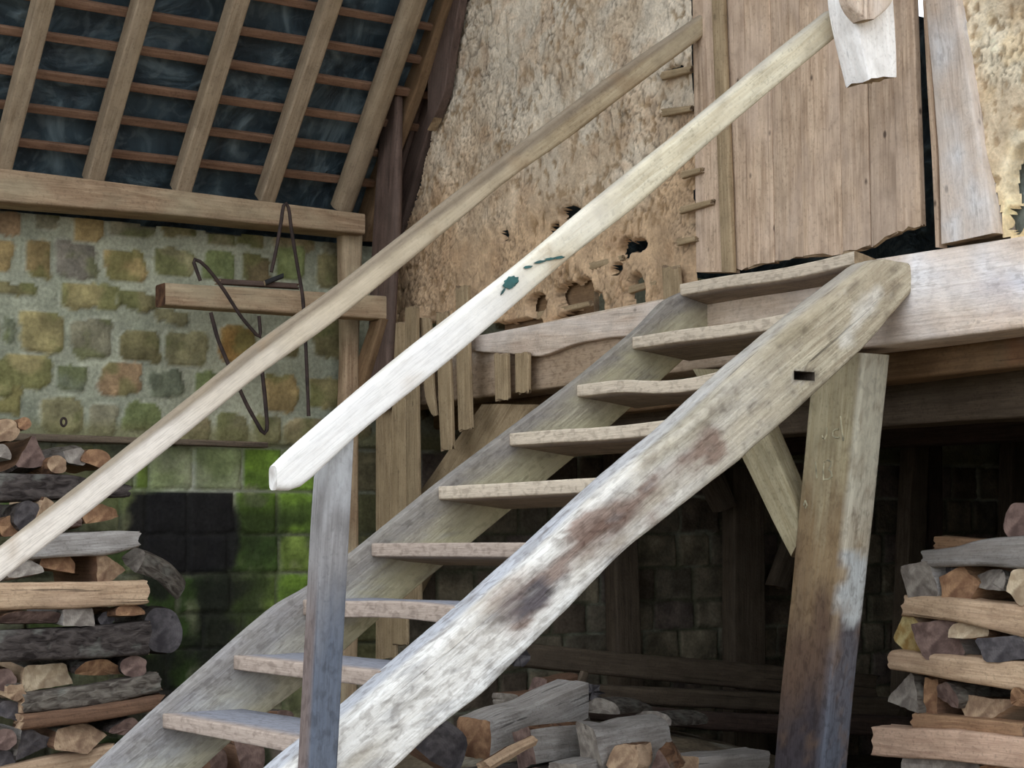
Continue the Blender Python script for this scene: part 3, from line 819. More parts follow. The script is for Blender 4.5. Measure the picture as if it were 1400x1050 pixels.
# stick ends of the wattle
st_ = [((735, 431, 806, 414), 'wattle stick bared in the gap above the curved rail'), ((850, 399, 897, 386), 'wattle stick crossing the tall hole in the daub'),
       ((806, 364, 850, 352), 'wattle stick bared under the heart-shaped hole'), ((903, 103, 944, 93), 'dark lath end poking from the daub by the stile, topmost'),
       ((905, 153, 944, 147), 'lath end by the door stile, second from the top'), ((932, 240, 958, 233), 'lath end lapping the door stile at half height'),
       ((930, 288, 973, 276), 'long lath end crossing the door stile edge, low'), ((925, 330, 950, 325), 'lowest lath end by the door stile')]
for (x0, y0, x1, y1), lab in st_:
    dp = XP+.03 if x0 < 900 else (XP-.008 if x1 < 950 else XP-.028)
    o = pslab('wattle_stick', 'X', dp, [(x0, y0-5.5, x0, y0+5.5), (x1, y1-3.5, x1, y1+4)], .025, W['lath'], r=.006, ds=.03, amp=.004, rag=.01)
    tag(o, lab, 'stick')
# brown board behind (bared at the holes), set behind the daub
o = pslab('backing_board', 'X', XP+.09, [(690, 380, 690, 455), (812, 350, 812, 440)], .03, W['brown'], r=.004, ds=.1)
tag(o, 'brown board seen through the gaps low in the daub', 'board')

# ---- timbers at the corner
def T(name, X, pix, th, mat, lab, cat='timber', r=.012, amp=.006, **k):
    o = pslab(name, 'X', X, pix, th, W[mat], r=r, ds=.07, amp=amp, **k); tag(o, lab, cat); return o
T('principal_rafter', XP+.03, [(505, 420, 530, 400), (530, 300, 551, 297), (552, 210, 580, 195), (566, 160, 594, 150), (600, 60, 617, 60), (622, 0, 645, 0), (720, -200, 745, -200)], .05, 'darkw', 'dark principal rafter along the sloping left edge of the daub')
T('inner_rafter', XP-.01, [(503, 400, 518, 392), (529, 240, 543, 240), (543, 180, 561, 180), (562, 100, 581, 105), (580, 50, 596, 50), (598, 0, 610, 0), (660, -200, 676, -200)], .035, 'darkw', 'reddish dark rafter just left of the principal rafter')
T('dark_stud', XP-.05, [(583, 178, 592, 160), (583, 120, 608, 125), (584, 60, 611, 80), (586, 0, 628, 0), (600, -200, 640, -200)], .05, 'darkw', 'dark upright board hanging at the top between roof and daub', r=.006)
T('pole', XP-.16, [(498, 560, 526, 560), (508, 300, 540, 300), (518, 160, 541, 160), (526, 117, 541, 116)], .05, 'darkw', 'dark upright pole leaning at the inner corner beside the plate end', r=.022)
T('corner_rafter', XP-.10, [(478, 330, 500, 330), (506, 230, 528, 230), (553, 110, 573, 110), (586, 20, 600, 20), (660, -200, 680, -200)], .06, 'brown', 'brown rafter tucked behind the last rounded one')
o = slab('corner_post', [(at(471, 318, 'Y', 8.42), at(499, 318, 'Y', 8.42)), (at(474, 470, 'Y', 8.42), at(494, 470, 'Y', 8.42)), (at(468, 640, 'Y', 8.42), at(492, 640, 'Y', 8.42)), (at(468, 1000, 'Y', 8.42), at(492, 1000, 'Y', 8.42))],
         (0, .09, 0), W['beam'], r=.02, ds=.08, amp=.008); tag(o, 'slim tan post under the end of the wall plate', 'post')
T('corner_brace', XP-.2, [(506, 440, 522, 436), (476, 530, 490, 545)], .05, 'brown', 'short brown brace slanting below the shelf beam at the corner', 'brace', r=.012)
T('corner_brace', XP-.14, [(522, 450, 532, 450), (486, 545, 496, 556)], .04, 'brown', 'thin brace behind the short brown one at the corner', 'brace', r=.01)

# shelf beam on the stone wall and what lies on it
o = slab('shelf_beam', [(at(226, 386, 'Y', 8.2), at(226, 417, 'Y', 8.2)), (at(543, 404, 'Y', 8.2), at(543, 437, 'Y', 8.2))], (0, .12, 0), W['beam'], r=.014, ds=.08, amp=.004, end=MAT_END_D)
tag(o, 'planed tan beam projecting horizontally across the stone wall', 'beam')
o = slab('offcut', [(at(300, 381, 'Y', 8.24), at(300, 389, 'Y', 8.24)), (at(408, 388, 'Y', 8.24), at(408, 395, 'Y', 8.24))], (0, .05, 0), W['darkw'], r=.006, ds=.05, rag=.02)
tag(o, 'dark flat offcut lying on the shelf beam', 'offcut')
o = slab('peg', [(at(362, 383, 'Y', 8.22), at(364, 390, 'Y', 8.22)), (at(388, 373, 'Y', 8.22), at(388, 380, 'Y', 8.22))], (0, .02, 0), plain('black_iron', (30, 30, 32), .6), r=.008, ds=.02, amp=.001)
tag(o, 'short black peg on the offcut on the shelf beam', 'peg')


def tube(name, pts, r, mat, label, cat, group=None, parent=None, ns=8):
    P = [np.array(p, float) for p in pts]
    # subdivide
    Q = []
    for a, b in zip(P[:-1], P[1:]):
        n = max(1, int(np.linalg.norm(b-a)/.03))
        for k in range(n): Q.append(a+(b-a)*k/n)
    Q.append(P[-1]); Q = np.array(Q)
    Q[1:-1] = (Q[:-2]+2*Q[1:-1]+Q[2:])/4
    V = []; ref = np.array([0, 1, 0.])
    for i in range(len(Q)):
        t = Q[min(i+1, len(Q)-1)]-Q[max(i-1, 0)]; t /= np.linalg.norm(t)
        a = np.cross(t, ref); a = a/max(np.linalg.norm(a), 1e-6) if np.linalg.norm(a) > .05 else np.array([1., 0, 0]); b = np.cross(t, a)
        rr = r*(1+.15*(vnoise(np.array([i*.7, 0, 0]), 5)-.5))
        for k in range(ns):
            w = 2*math.pi*k/ns; V.append(Q[i]+(a*math.cos(w)+b*math.sin(w))*rr)
    Fc = []
    for i in range(len(Q)-1):
        for k in range(ns):
            l = (k+1) % ns; Fc.append((i*ns+k, i*ns+l, (i+1)*ns+l, (i+1)*ns+k))
    Fc.append(tuple(range(ns))); Fc.append(tuple((len(Q)-1)*ns+k for k in reversed(range(ns))))
    o = link(name, V, Fc, mat, parent=parent)
    if label: tag(o, label, cat, group)
    return o

Yr = 8.12
g = lambda L_: [at(x, y, 'Y', Yr) for x, y in L_]
tube('iron_rod', g([(371, 372), (378, 340), (385, 300), (387, 280), (391, 275), (395, 283), (398, 312), (406, 360), (414, 405), (418, 470), (422, 569)]), .0095, MAT_IRON,
     'rusty iron rod bent into a hairpin, hooked over the wall plate', 'iron rod')
tube('iron_hook', g([(274, 384), (262, 351), (275, 357), (290, 374), (306, 396), (330, 434), (357, 465), (354, 432)]), .0095, MAT_IRON,
     'rusty bent iron hook hanging over the shelf beam', 'iron rod')
tube('iron_strap', g([(288, 427), (298, 465), (313, 500), (338, 555), (362, 597), (366, 588), (362, 540), (358, 505), (356, 470)]), .0105, MAT_IRON,
     'rusty V shaped iron strap hanging below the shelf beam', 'iron rod')
c0 = at(87, 577, 'Y', 8.5); rg_ = [c0+np.array([math.cos(a)*.014, 0, math.sin(a)*.02]) for a in np.linspace(0, 6.28, 16)]
tube('iron_ring', rg_, .006, MAT_IRON, 'small iron ring on the ledge at the foot of the rubble wall', 'ring')
o = slab('ledge_board', [(np.array([2.55, 8.46, .52]), np.array([2.55, 8.46, .485])), (np.array([4.2, 8.46, .51]), np.array([4.2, 8.46, .48]))], (0, .09, 0), W['cave'], r=.008, ds=.08, amp=.006)
tag(o, 'thin dark board set along the ledge between rubble and squared stones', 'board')

# ================================================================== STAIRCASE
stair = empty('staircase', (3.4, 5.3, FLOOR))
tag(stair, 'open wooden staircase climbing from lower left to the board door', 'staircase')
YB, YF = 5.83, 4.86
def V3(x, y, z): return np.array([x, y, z], float)
# back stringer: its near face is YB
bs = [((955, 392), (1006, 412)), ((915, 408), (988, 440)), ((877, 448), (957, 472)), ((797, 514), (875, 546)), ((700, 587), (800, 612)), ((602, 661), (710, 687)), ((509, 737), (625, 757)),
      ((424, 804), (520, 844)), ((383, 826), (470, 890)), ((346, 857), (416, 937)), ((260, 933), (361, 979)), ((215, 972), (327, 1004)), ((130, 1052), (275, 1052))]
S = [(at(*a, 'Y', YB), at(*b, 'Y', YB)) for a, b in bs]
# carry on to the floor along the same slope
d = (S[-1][0]-S[3][0]); d /= np.linalg.norm(d)
S.append((S[-1][0]+d*.95, S[-1][1]+d*.72))
def bst(w, l):
    top = seg_mask((2.5, YB, -.62), (3.6, YB, .1), .10, .16, 5, 14)
    return stains([(lambda a, b: sstep(3.6, 2.6, a[:, 0]+(fbm(a*10, 4, 3)-.5)*1.0)*.6, (200, 200, 202)),
                   (lambda a, b: sstep(.5, .66, fbm(a*[7, 7, 9], 4, 19))*.35, (190, 182, 150)),
                   (lambda a, b: sstep(.0, -.09, b[:, 2]+(fbm(a*[8, 8, 8], 4, 39)-.5)*.16)*.7, (130, 124, 124)),
                   (lambda a, b: sstep(.02, .09, b[:, 2]+(fbm(a*[8, 8, 8], 4, 49)-.5)*.12)*.6, (206, 196, 158)),
                   (lambda a, b: sstep(.54, .68, fbm(a*[9, 9, 9], 4, 29))*.5, (132, 126, 120))])(w, l)
slab('stringer', S, (0, .05, 0), W['stair_in'], r=.007, ds=.035, amp=.004, parent=stair, stain=bst, nside=6)
# front stringer: outer face YO
YO = 4.70
fu = [(1240, 362), (1205, 352), (1110, 428), (1020, 505), (945, 578), (845, 660), (750, 748), (650, 835), (545, 925), (430, 1020), (392, 1052)]
fl_ = [(1262, 372), (1181, 475), (1110, 545), (1014, 634), (959, 675), (900, 723), (860, 752), (740, 868), (655, 952), (605, 985), (560, 1028), (535, 1052)]
def resamp(pts, n):
    P = np.array([at(x, y, 'Y', YO) for x, y in pts]); c = np.concatenate([[0], np.cumsum(np.linalg.norm(np.diff(P, axis=0), axis=1))]); t = np.linspace(0, c[-1], n)
    return np.stack([np.interp(t, c, P[:, k]) for k in range(3)], 1)
ua, la = resamp(fu[1:], 24), resamp(fl_[1:], 24)
S = [(at(1244, 358, 'Y', YO), at(1254, 392, 'Y', YO))]+[(ua[i], la[i]) for i in range(24)]
d = ua[-1]-ua[4]; d /= np.linalg.norm(d)
S.append((ua[-1]+d*.95, la[-1]+d*.8))
def fst(w, l):
    g1 = fbm(l*[3, 26, 26], 4, 51); g2 = fbm(l*[9, 34, 34], 4, 52); blo = fbm(l*[5, 9, 9], 4, 53)
    outer = sstep(YO+.07, YO+.02, w[:, 1])
    def seg(a, b, r, soft, seed):
        f = seg_mask(a, b, r, soft, seed, 7)(w, l)
        return np.clip(f*(.45+1.5*sstep(.38, .6, g1*.6+blo*.4)), 0, 1)
    n = lambda arr: (lambda a, b: arr)
    lowr = sstep(4.5, 3.1, w[:, 0]+(blo-.5)*.8)
    lim = sstep(.40, .62, g1*.35+g2*.25+blo*.4+lowr*.12)*lowr
    ce = seg_mask(at(870, 760, 'Y', YO), at(620, 975, 'Y', YO), .035, .05, 37, 12)(w, l)
    br = seg(at(690, 835, 'Y', YO), at(970, 612, 'Y', YO), .042, .10, 7)*outer
    br2 = seg(at(800, 745, 'Y', YO), at(900, 680, 'Y', YO), .035, .08, 17)*outer
    dk = seg(at(668, 850, 'Y', YO), at(730, 812, 'Y', YO), .02, .06, 27)*outer
    gr = seg(at(1130, 420, 'Y', YO), at(880, 620, 'Y', YO), .03, .08, 47)
    spl = sstep(.60, .68, fbm(l*[11, 20, 20], 5, 44))*lowr
    spk = sstep(.66, .72, fbm(l*[24, 40, 40], 3, 45))
    top = sstep(YO+.03, YO+.08, w[:, 1])
    head = seg_mask(at(1200, 400, 'Y', YO), at(1150, 470, 'Y', YO), .03, .05, 57, 12)(w, l)  # cream put on the head to stand for brighter light
    return stains([(n(lowr*.5), (214, 206, 196)), (n(lim*.75), (238, 234, 228)), (n(gr*.55), (136, 124, 98)), (n(head*.75), (240, 234, 222)),
                   (n(top*(.25+.55*lowr)), (172, 174, 182)), (n(ce*.75), (244, 242, 238)), (n(np.clip(br*1.1, 0, .85)), (134, 108, 94)), (n(br2*.75), (112, 86, 74)),
                   (n(dk*.85), (80, 76, 82)), (n(spl*.55), (150, 146, 144)), (n(spk*.4), (110, 98, 84))])(w, l)
fs = slab('stringer', S, (0, YF-YO, 0), W['stair'], r=.022, ds=.025, amp=.008, freq=4, amp2=.003, parent=stair, stain=fst, nside=10)
# mortise slot cut through the outer face near the head
def cut_slot(ob, cen, size, rotz):
    import bmesh
    bm = bmesh.new(); bmesh.ops.create_cube(bm, size=1)
    me = bpy.data.meshes.new('tmp'); 
    bmesh.ops.scale(bm, vec=size, verts=bm.verts); bm.to_mesh(me); bm.free()
    cu = bpy.data.objects.new('tmp', me); C.objects.link(cu); cu.location = cen; cu.rotation_euler = (0, rotz, 0)
    md = ob.modifiers.new('cut', 'BOOLEAN'); md.object = cu; md.operation = 'DIFFERENCE'; md.solver = 'EXACT'
    bpy.context.view_layer.update()
    dg = bpy.context.evaluated_depsgraph_get()
    nm = bpy.data.meshes.new_from_object(ob.evaluated_get(dg), preserve_all_data_layers=True, depsgraph=dg)
    ob.modifiers.clear()
    if len(nm.polygons) > 50:
        ob.data = nm; nm.materials.append(W['darkw']); mw = ob.matrix_world
        for p in nm.polygons:
            c = ob.matrix_local@p.center+Vector(ob.parent.location)
            if abs(c[0]-cen[0]) < size[0]*.52 and abs(c[2]-cen[2]) < size[2]*.56 and YO+.004 < c[1] < YF-.004:
                p.use_smooth = False; p.material_index = 2  # slot walls, and rim below, coloured dark as shade in the recess
        ca = nm.color_attributes['stain']
        for v in nm.vertices:
            c = ob.matrix_local@v.co+Vector(ob.parent.location)
            if abs(c[0]-cen[0]) < size[0]*.56 and abs(c[2]-cen[2]) < size[2]*.62: ca.data[v.index].color = (.1, .08, .06, .7)
    bpy.data.objects.remove(cu)
sc_ = at(1099, 514, 'Y', YO)
cut_slot(fs, (sc_[0], YO+.02, sc_[2]), (.095, .6, .03), 0.0)

noses = [(4.751, 1.045), (4.503, .814), (4.223, .611), (3.909, .411), (3.593, .204), (3.305, -.002), (3.03, -.2), (2.769, -.386), (2.504, -.565)]
while noses[-1][1] > -1.1: noses.append((noses[-1][0]-.29, noses[-1][1]-.187))
for i, (x, z) in enumerate(noses):
    dep = .30 if i else .17
    th = .048 if i not in (6,) else .055
    n = 14; S = []
    y0, y1 = YF-.03, YB+.004
    for k in range(n):
        t = k/(n-1); y = y0+(y1-y0)*t
        sag = {0: .012, 1: .008, 2: .03, 3: .006, 6: -.01}.get(i, .0)*math.sin(math.pi*min(1, t*1.4))
        wv = (vnoise(np.array([t*3+i*7, .5, .5]), 3)-.5)*.02
        bow = -.02*t*(1-t)*(1 if i % 2 else -1)
        S.append((V3(x+wv+bow, y, z-sag), V3(x+dep, y, z-sag*.3-(.035 if i < 6 else 0))))
    def tst(w, l, x=x, z=z):  # pale nose, darker body: front light and shaded underside put into colour
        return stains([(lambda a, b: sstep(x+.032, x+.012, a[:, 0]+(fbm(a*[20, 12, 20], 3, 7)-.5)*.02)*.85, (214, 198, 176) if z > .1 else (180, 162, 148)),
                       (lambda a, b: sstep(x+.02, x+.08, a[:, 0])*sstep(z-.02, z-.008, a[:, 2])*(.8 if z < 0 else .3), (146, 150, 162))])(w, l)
    slab('tread', S, (0, 0, -th), W['tread'], r=.006, ds=.05, amp=.004, freq=6, parent=stair, stain=tst, nside=3, amp2=.002)

# newel post on the outer face of the front stringer
nl = [(440, 636, 494, 588), (436, 700, 489, 700), (428, 850, 479, 850), (420, 1050, 468, 1050)]
c = [((a+c_)/2, (b+d)/2) for a, b, c_, d in nl]
S = []
for (px, py) in [(467, 615), (462, 700), (454, 850), (444, 1050)]:
    p = at(px, py, 'Y', 4.615); S.append((V3(p[0]-.042, 4.615, p[2]), V3(p[0]+.042, 4.615, p[2])))
S[0] = (V3(S[0][0][0], 4.615, S[0][0][2]-.02), V3(S[0][1][0], 4.615, S[0][1][2]+.055))
p = S[-1][0]; q = S[-1][1]; dd = (S[-1][0]-S[1][0]); dd /= np.linalg.norm(dd); S.append((p+dd*.3, q+dd*.3))
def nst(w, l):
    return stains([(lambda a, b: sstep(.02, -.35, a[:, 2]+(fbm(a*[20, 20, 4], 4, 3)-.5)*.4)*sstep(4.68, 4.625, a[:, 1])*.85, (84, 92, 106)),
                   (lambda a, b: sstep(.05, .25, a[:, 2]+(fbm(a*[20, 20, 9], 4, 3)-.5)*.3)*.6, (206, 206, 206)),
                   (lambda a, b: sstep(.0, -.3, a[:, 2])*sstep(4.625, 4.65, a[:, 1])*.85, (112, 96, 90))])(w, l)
slab('newel_post', S, (0, .085, 0), W['grey'], r=.008, ds=.04, amp=.003, parent=stair, stain=nst)
# near handrail, outside the newel
YR = 4.565
up_e = [(381, 634), (393, 620), (517, 513), (583, 460), (727, 348), (810, 277), (947, 168), (1050, 83), (1137, 14)]
dn_e = [(381, 668), (402, 678), (493, 593), (600, 507), (783, 350), (867, 287), (990, 180), (1050, 130), (1145, 52)]
def resr(pts, n, Y):
    P = np.array([at(x, y, 'Y', Y) for x, y in pts]); c = np.concatenate([[0], np.cumsum(np.linalg.norm(np.diff(P, axis=0), axis=1))]); t = np.linspace(0, c[-1], n)
    return np.stack([np.interp(t, c, P[:, k]) for k in range(3)], 1)
ua, la = resr(up_e[1:], 20, YR), resr(dn_e[1:], 20, YR)
S = [(at(378, 636, 'Y', YR), at(379, 670, 'Y', YR))]+[(ua[i], la[i]) for i in range(20)]
def rst(w, l):
    zt = l[:, 2]+(fbm(w*[9, 9, 9], 3, 62)-.5)*.02
    return stains([(lambda a, b: sstep(.03, .05, zt)*.55, (150, 142, 136)),
                   (lambda a, b: sstep(3.6, 2.6, a[:, 0]+(fbm(a*5, 3, 4)-.5)*.5)*.75*sstep(.055, .03, zt), (246, 242, 240)),
                   (lambda a, b: sstep(.62, .7, fbm(a*[7, 30, 7], 4, 6))*.3, (170, 140, 104))])(w, l)
nr = slab('handrail', S, (0, .05, 0), W['rail_near'], r=.016, ds=.04, amp=.003, end=ENDW, parent=stair, stain=rst, nside=5)
# far handrail
YR2 = 5.83
up2 = [(0, 749), (161, 622), (260, 544), (359, 463), (453, 398), (517, 348), (700, 206), (833, 106), (972, 12)]
dn2 = [(0, 795), (79, 735), (190, 646), (260, 590), (357, 511), (460, 440), (570, 350), (700, 243), (783, 187), (873, 117), (972, 44)]
ua, la = resr(up2, 24, YR2), resr(dn2, 24, YR2)
S = [(ua[i], la[i]) for i in range(24)]
d = ua[0]-ua[8]; d /= np.linalg.norm(d); S.insert(0, (ua[0]+d*.35, la[0]+d*.35))
def rst2(w, l):
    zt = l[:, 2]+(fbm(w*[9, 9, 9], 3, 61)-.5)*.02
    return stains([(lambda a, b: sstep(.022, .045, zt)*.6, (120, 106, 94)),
                   (lambda a, b: sstep(3.2, 2.4, a[:, 0]+(fbm(a*5, 3, 4)-.5)*.5)*.9*sstep(.05, .02, zt), (250, 244, 242)), (lambda a, b: sstep(4.4, 2.9, a[:, 0]+(fbm(a*5, 3, 8)-.5)*.8)*.6*sstep(.05, .02, zt), (224, 208, 184)),
                   (lambda a, b: sstep(.6, .7, fbm(a*[7, 30, 7], 4, 6))*.35, (150, 122, 90))])(w, l)
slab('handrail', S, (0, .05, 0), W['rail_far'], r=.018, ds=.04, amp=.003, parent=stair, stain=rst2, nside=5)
# newel of the far handrail, off to the left
slab('newel_post', [(V3(1.70, 5.74, -.2), V3(1.78, 5.74, -.2)), (V3(1.64, 5.74, -1.36), V3(1.72, 5.74, -1.36))], (0, .085, 0), W['grey'], r=.008, ds=.08, parent=stair)

# dashes of green paint on the near rail (a hair proud of its face)
def blob(name, cx, cy, rx, ry, ang, Y, mat, parent):
    n = 18; c = at(cx, cy, 'Y', Y); V = []; 
    for lay in (0, .006):
        for k in range(n):
            a = 2*math.pi*k/n; rr = 1+(rnd.random()-.5)*.5
            x = rx*math.cos(a)*rr; y = ry*math.sin(a)*rr
            px = cx+x*math.cos(ang)-y*math.sin(ang); py = cy+x*math.sin(ang)+y*math.cos(ang)
            V.append(at(px, py, 'Y', Y+lay))
    Fc = [tuple(range(n)), tuple(reversed(range(n, 2*n)))]+[(k, n+k, n+(k+1) % n, (k+1) % n) for k in range(n)]
    return link(name, V, Fc, mat, parent=parent, smooth=False)
b1 = blob('paint_mark', 698, 386, 11, 7, -.6, YR-.004, MAT_TEAL, stair); b1['label'] = 'blot of dried green paint'
b2 = blob('paint_mark', 688, 398, 6, 1.5, -1.0, YR-.004, MAT_TEAL, stair)
for (x, y, l) in ((722, 365, 6), (738, 358, 7), (752, 354, 7), (765, 352, 7)):
    blob('paint_mark', x, y, l, 1.8, -.15, YR-.004, MAT_TEAL, stair)

# ---- timber hanging by the near rail, outdoor light put into its white
def bk(w, l):
    return stains([(lambda a, b: sstep(1.9, 2.05, a[:, 2]+(fbm(a*12, 3, 2)-.5)*.2)*.6, (214, 190, 164))])(w, l)
hang = empty('hanging_timber', tuple(at(1195, 108, 'Y', 4.45))); tag(hang, 'bright white timber end hanging down over the top of the near handrail', 'timber')
slab('shaft', [(at(1189, 109, 'Y', 4.42), at(1227, 104, 'Y', 4.42)), (at(1182, 80, 'Y', 4.42), at(1227, 75, 'Y', 4.42)), (at(1174, 48, 'Y', 4.42), at(1225, 40, 'Y', 4.42)), (at(1164, 0, 'Y', 4.42), at(1222, 0, 'Y', 4.42)), (at(1158, -200, 'Y', 4.42), at(1215, -200, 'Y', 4.42))],
     (0, .12, 0), W['white'], r=.008, ds=.03, amp=.004, parent=hang, stain=bk, rag=.006)
slab('shoulder', [(at(1181, 27, 'Y', 4.36), at(1196, 26, 'Y', 4.36)), (at(1166, 12, 'Y', 4.36), at(1218, 10, 'Y', 4.36)), (at(1160, -6, 'Y', 4.36), at(1224, -6, 'Y', 4.36)), (at(1160, -150, 'Y', 4.36), at(1222, -150, 'Y', 4.36))],
     (0, .06, 0), W['sill'], r=.015, ds=.02, amp=.004, parent=hang)
slab('tie_beam', [(V3(3.0, 4.38, 3.05), V3(3.0, 4.38, 2.8)), (V3(5.0, 4.38, 3.05), V3(5.0, 4.38, 2.8))], (0, .2, 0), W['beam'], r=.015, ds=.15, parent=hang)

# ================================================================== UNDER THE LOFT
def pst(w, l):
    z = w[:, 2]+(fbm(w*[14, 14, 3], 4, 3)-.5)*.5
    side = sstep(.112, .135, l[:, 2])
    n = lambda arr: (lambda a, b: arr)
    sp_ = sstep(.6, .7, fbm(w*[30, 30, 12], 4, 13))
    wh = seg_mask((4.93, 5.02, -.10), (4.93, 5.06, -.26), .06, .06, 9, 16)(w, l)
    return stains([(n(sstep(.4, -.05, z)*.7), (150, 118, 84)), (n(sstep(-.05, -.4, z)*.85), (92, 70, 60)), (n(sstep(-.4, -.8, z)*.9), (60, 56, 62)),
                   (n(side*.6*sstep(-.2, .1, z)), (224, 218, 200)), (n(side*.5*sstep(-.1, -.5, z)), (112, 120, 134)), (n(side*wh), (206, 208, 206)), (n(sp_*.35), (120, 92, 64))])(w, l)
post = empty('loft_post', (4.85, 5.25, FLOOR)); tag(post, 'thick leaning post under the sill, tan above and damp-dark at its foot', 'post')
X = 4.86
P_ = [(1106, 478, 1199, 483), (1110, 520, 1193, 540), (1093, 690, 1177, 700), (1083, 800, 1163, 820), (1066, 950, 1148, 950), (1056, 1052, 1138, 1052)]
S = []
for (a, b, c_, d) in P_: S.append((at(a, b, 'X', X), at(c_-14, d, 'X', X)))
dd = S[-1][0]-S[2][0]; dd /= np.linalg.norm(dd); S.append((S[-1][0]+dd*.56, S[-1][1]+dd*.56))
slab('shaft', S, (.13, 0, 0), W['post'], r=.014, ds=.03, amp=.005, parent=post, stain=pst, nside=6)
def carve(pts, name='carved_mark'):
    o = tube(name, [at(x, y, 'X', 4.857) for x, y in pts], .0035, MAT_CARVE, None, None, parent=post); return o
MAT_CARVE = plain('pale_scratch', (214, 204, 170), .9)
for pts_ in ([(1131, 584), (1131, 598), (1128, 601), (1124, 600), (1124, 595)], [(1147, 587), (1142, 586), (1138, 590), (1137, 596), (1142, 600), (1148, 598)], [(1149, 569), (1151, 585), (1153, 603)],
             [(1115, 631), (1116, 642), (1117, 654)], [(1126, 656), (1126, 643), (1125, 629), (1132, 628), (1139, 631), (1138, 638), (1128, 642), (1139, 645), (1140, 652), (1133, 656), (1126, 656)],
             [(1101, 684), (1106, 691), (1101, 698), (1097, 691), (1101, 684)]):
    carve(pts_)
br = pslab('brace', 'X', 4.88, [(945, 505, 1010, 505), (985, 570, 1050, 600), (1020, 640, 1076, 660), (1058, 720, 1088, 690), (1080, 762, 1094, 735)], .09, W['post'], r=.012, ds=.04, amp=.003)
tag(br, 'short slanting brace from the post up under the stairs', 'brace')
# broad brace at the left under the sill
o = pslab('broad_brace', 'X', XP+.03, [(655, 552, 735, 552), (610, 615, 680, 610), (560, 690, 640, 665), (525, 770, 600, 735), (490, 850, 545, 840)], .1, W['lath'], r=.035, ds=.05, amp=.006)
tag(o, 'broad smooth brace curving down left beneath the sill, behind the laths', 'brace')
# joist beams behind the sill
def b2s(w, l):
    return stains([(seg_mask((5.2, 4.15, .78), (5.2, 4.5, .8), .05, .07, 4), (176, 168, 160)), (seg_mask((5.2, 4.0, .68), (5.2, 4.5, .68), .03, .04, 5), (150, 90, 64)), (seg_mask((5.2, 5.9, .7), (5.2, 6.3, .7), .08, .1, 6), (104, 140, 124))])(w, l)
o = slab('loft_beam', [(V3(5.2, 3.2, .98), V3(5.2, 3.2, .62)), (V3(5.2, 8.5, .98), V3(5.2, 8.5, .6))], (.16, 0, 0), W['brown'], r=.02, ds=.1, amp=.01, stain=b2s)
tag(o, 'brown knotty beam under the loft just behind the pink sill', 'beam')
o = slab('loft_beam', [(V3(5.5, 3.2, .74), V3(5.5, 3.2, .46)), (V3(5.5, 8.5, .74), V3(5.5, 8.5, .46))], (.2, 0, 0), W['cave'], r=.02, ds=.1, amp=.012)
tag(o, 'dark lower beam under the loft, second one behind the sill', 'beam')
o = slab('loft_beam', [(V3(7.6, 3.2, .8), V3(7.6, 3.2, .52)), (V3(7.6, 8.5, .8), V3(7.6, 8.5, .52))], (.2, 0, 0), W['darkw'], r=.02, ds=.15, amp=.012)
tag(o, 'deep dark red-brown beam farthest back under the loft', 'beam')
tag(box('ceiling_loft_boards', (5.1, 3.2, .98), (10.6, 8.58, 1.02), W['cave']), kind='structure')
tag(box('wall_right_closure', (5.0, 3.0, FLOOR), (10.6, 3.2, 5.4), MAT_LIME), kind='structure')  # unseen closing wall, added to keep side light out under the loft
tag(box('wall_far_closure', (10.6, 3.0, FLOOR), (10.8, 9.0, 5.4), MAT_LIME), kind='structure')  # unseen end wall, added so light enters only below the sill
# posts standing against the dark back wall
bp_ = [((838, 596, 868, 596), (846, 905, 880, 905), 8.40, 'cave', 'dark post against the back wall, seen below the middle of the stairs'),
       ((1003, 640, 1045, 640), (1003, 915, 1048, 915), 8.40, 'cave', 'dim post against the back wall left of the leaning loft post'),
       ((1247, 598, 1270, 598), (1240, 800, 1266, 800), 8.30, 'cave', 'dim square post against the back wall, between loft post and right stack'),
       ((1272, 598, 1290, 598), (1270, 800, 1290, 800), 8.34, 'darkw', 'narrow dark post touching the dim square one above the right stack'),
       ((1382, 590, 1412, 590), (1382, 800, 1412, 800), 8.40, 'cave', 'dim post at the right picture edge above the stack')]
for a, b, Y, mt, lab in bp_:
    pa, pb = at(a[0], a[1], 'Y', Y), at(a[2], a[3], 'Y', Y); qa, qb = at(b[0], b[1], 'Y', Y), at(b[2], b[3], 'Y', Y)
    ext = lambda p, q: q+(q-p)/(p[2]-q[2])*(q[2]-(FLOOR+.0)) 
    S = [(pa, pb), (qa, qb), (ext(pa, qa), ext(pb, qb))]
    o = slab('store_post', S, (0, .12, 0), W[mt], r=.015, ds=.1, amp=.012); tag(o, lab, 'post')
o = slab('store_brace', [(at(1058, 800, 'Y', 8.3), at(1078, 806, 'Y', 8.3)), (at(1130, 610, 'Y', 8.3), at(1160, 610, 'Y', 8.3))], (0, .08, 0), W['cave'], r=.012, ds=.1, amp=.006)
tag(o, 'dim slanting brace behind the leaning loft post', 'brace')
o = slab('store_brace', [(at(930, 600, 'Y', 8.3), at(965, 585, 'Y', 8.3)), (at(985, 700, 'Y', 8.3), at(1008, 690, 'Y', 8.3))], (0, .08, 0), W['cave'], r=.012, ds=.1, amp=.006)
tag(o, 'dim brace meeting the back wall post left of the loft post', 'brace')
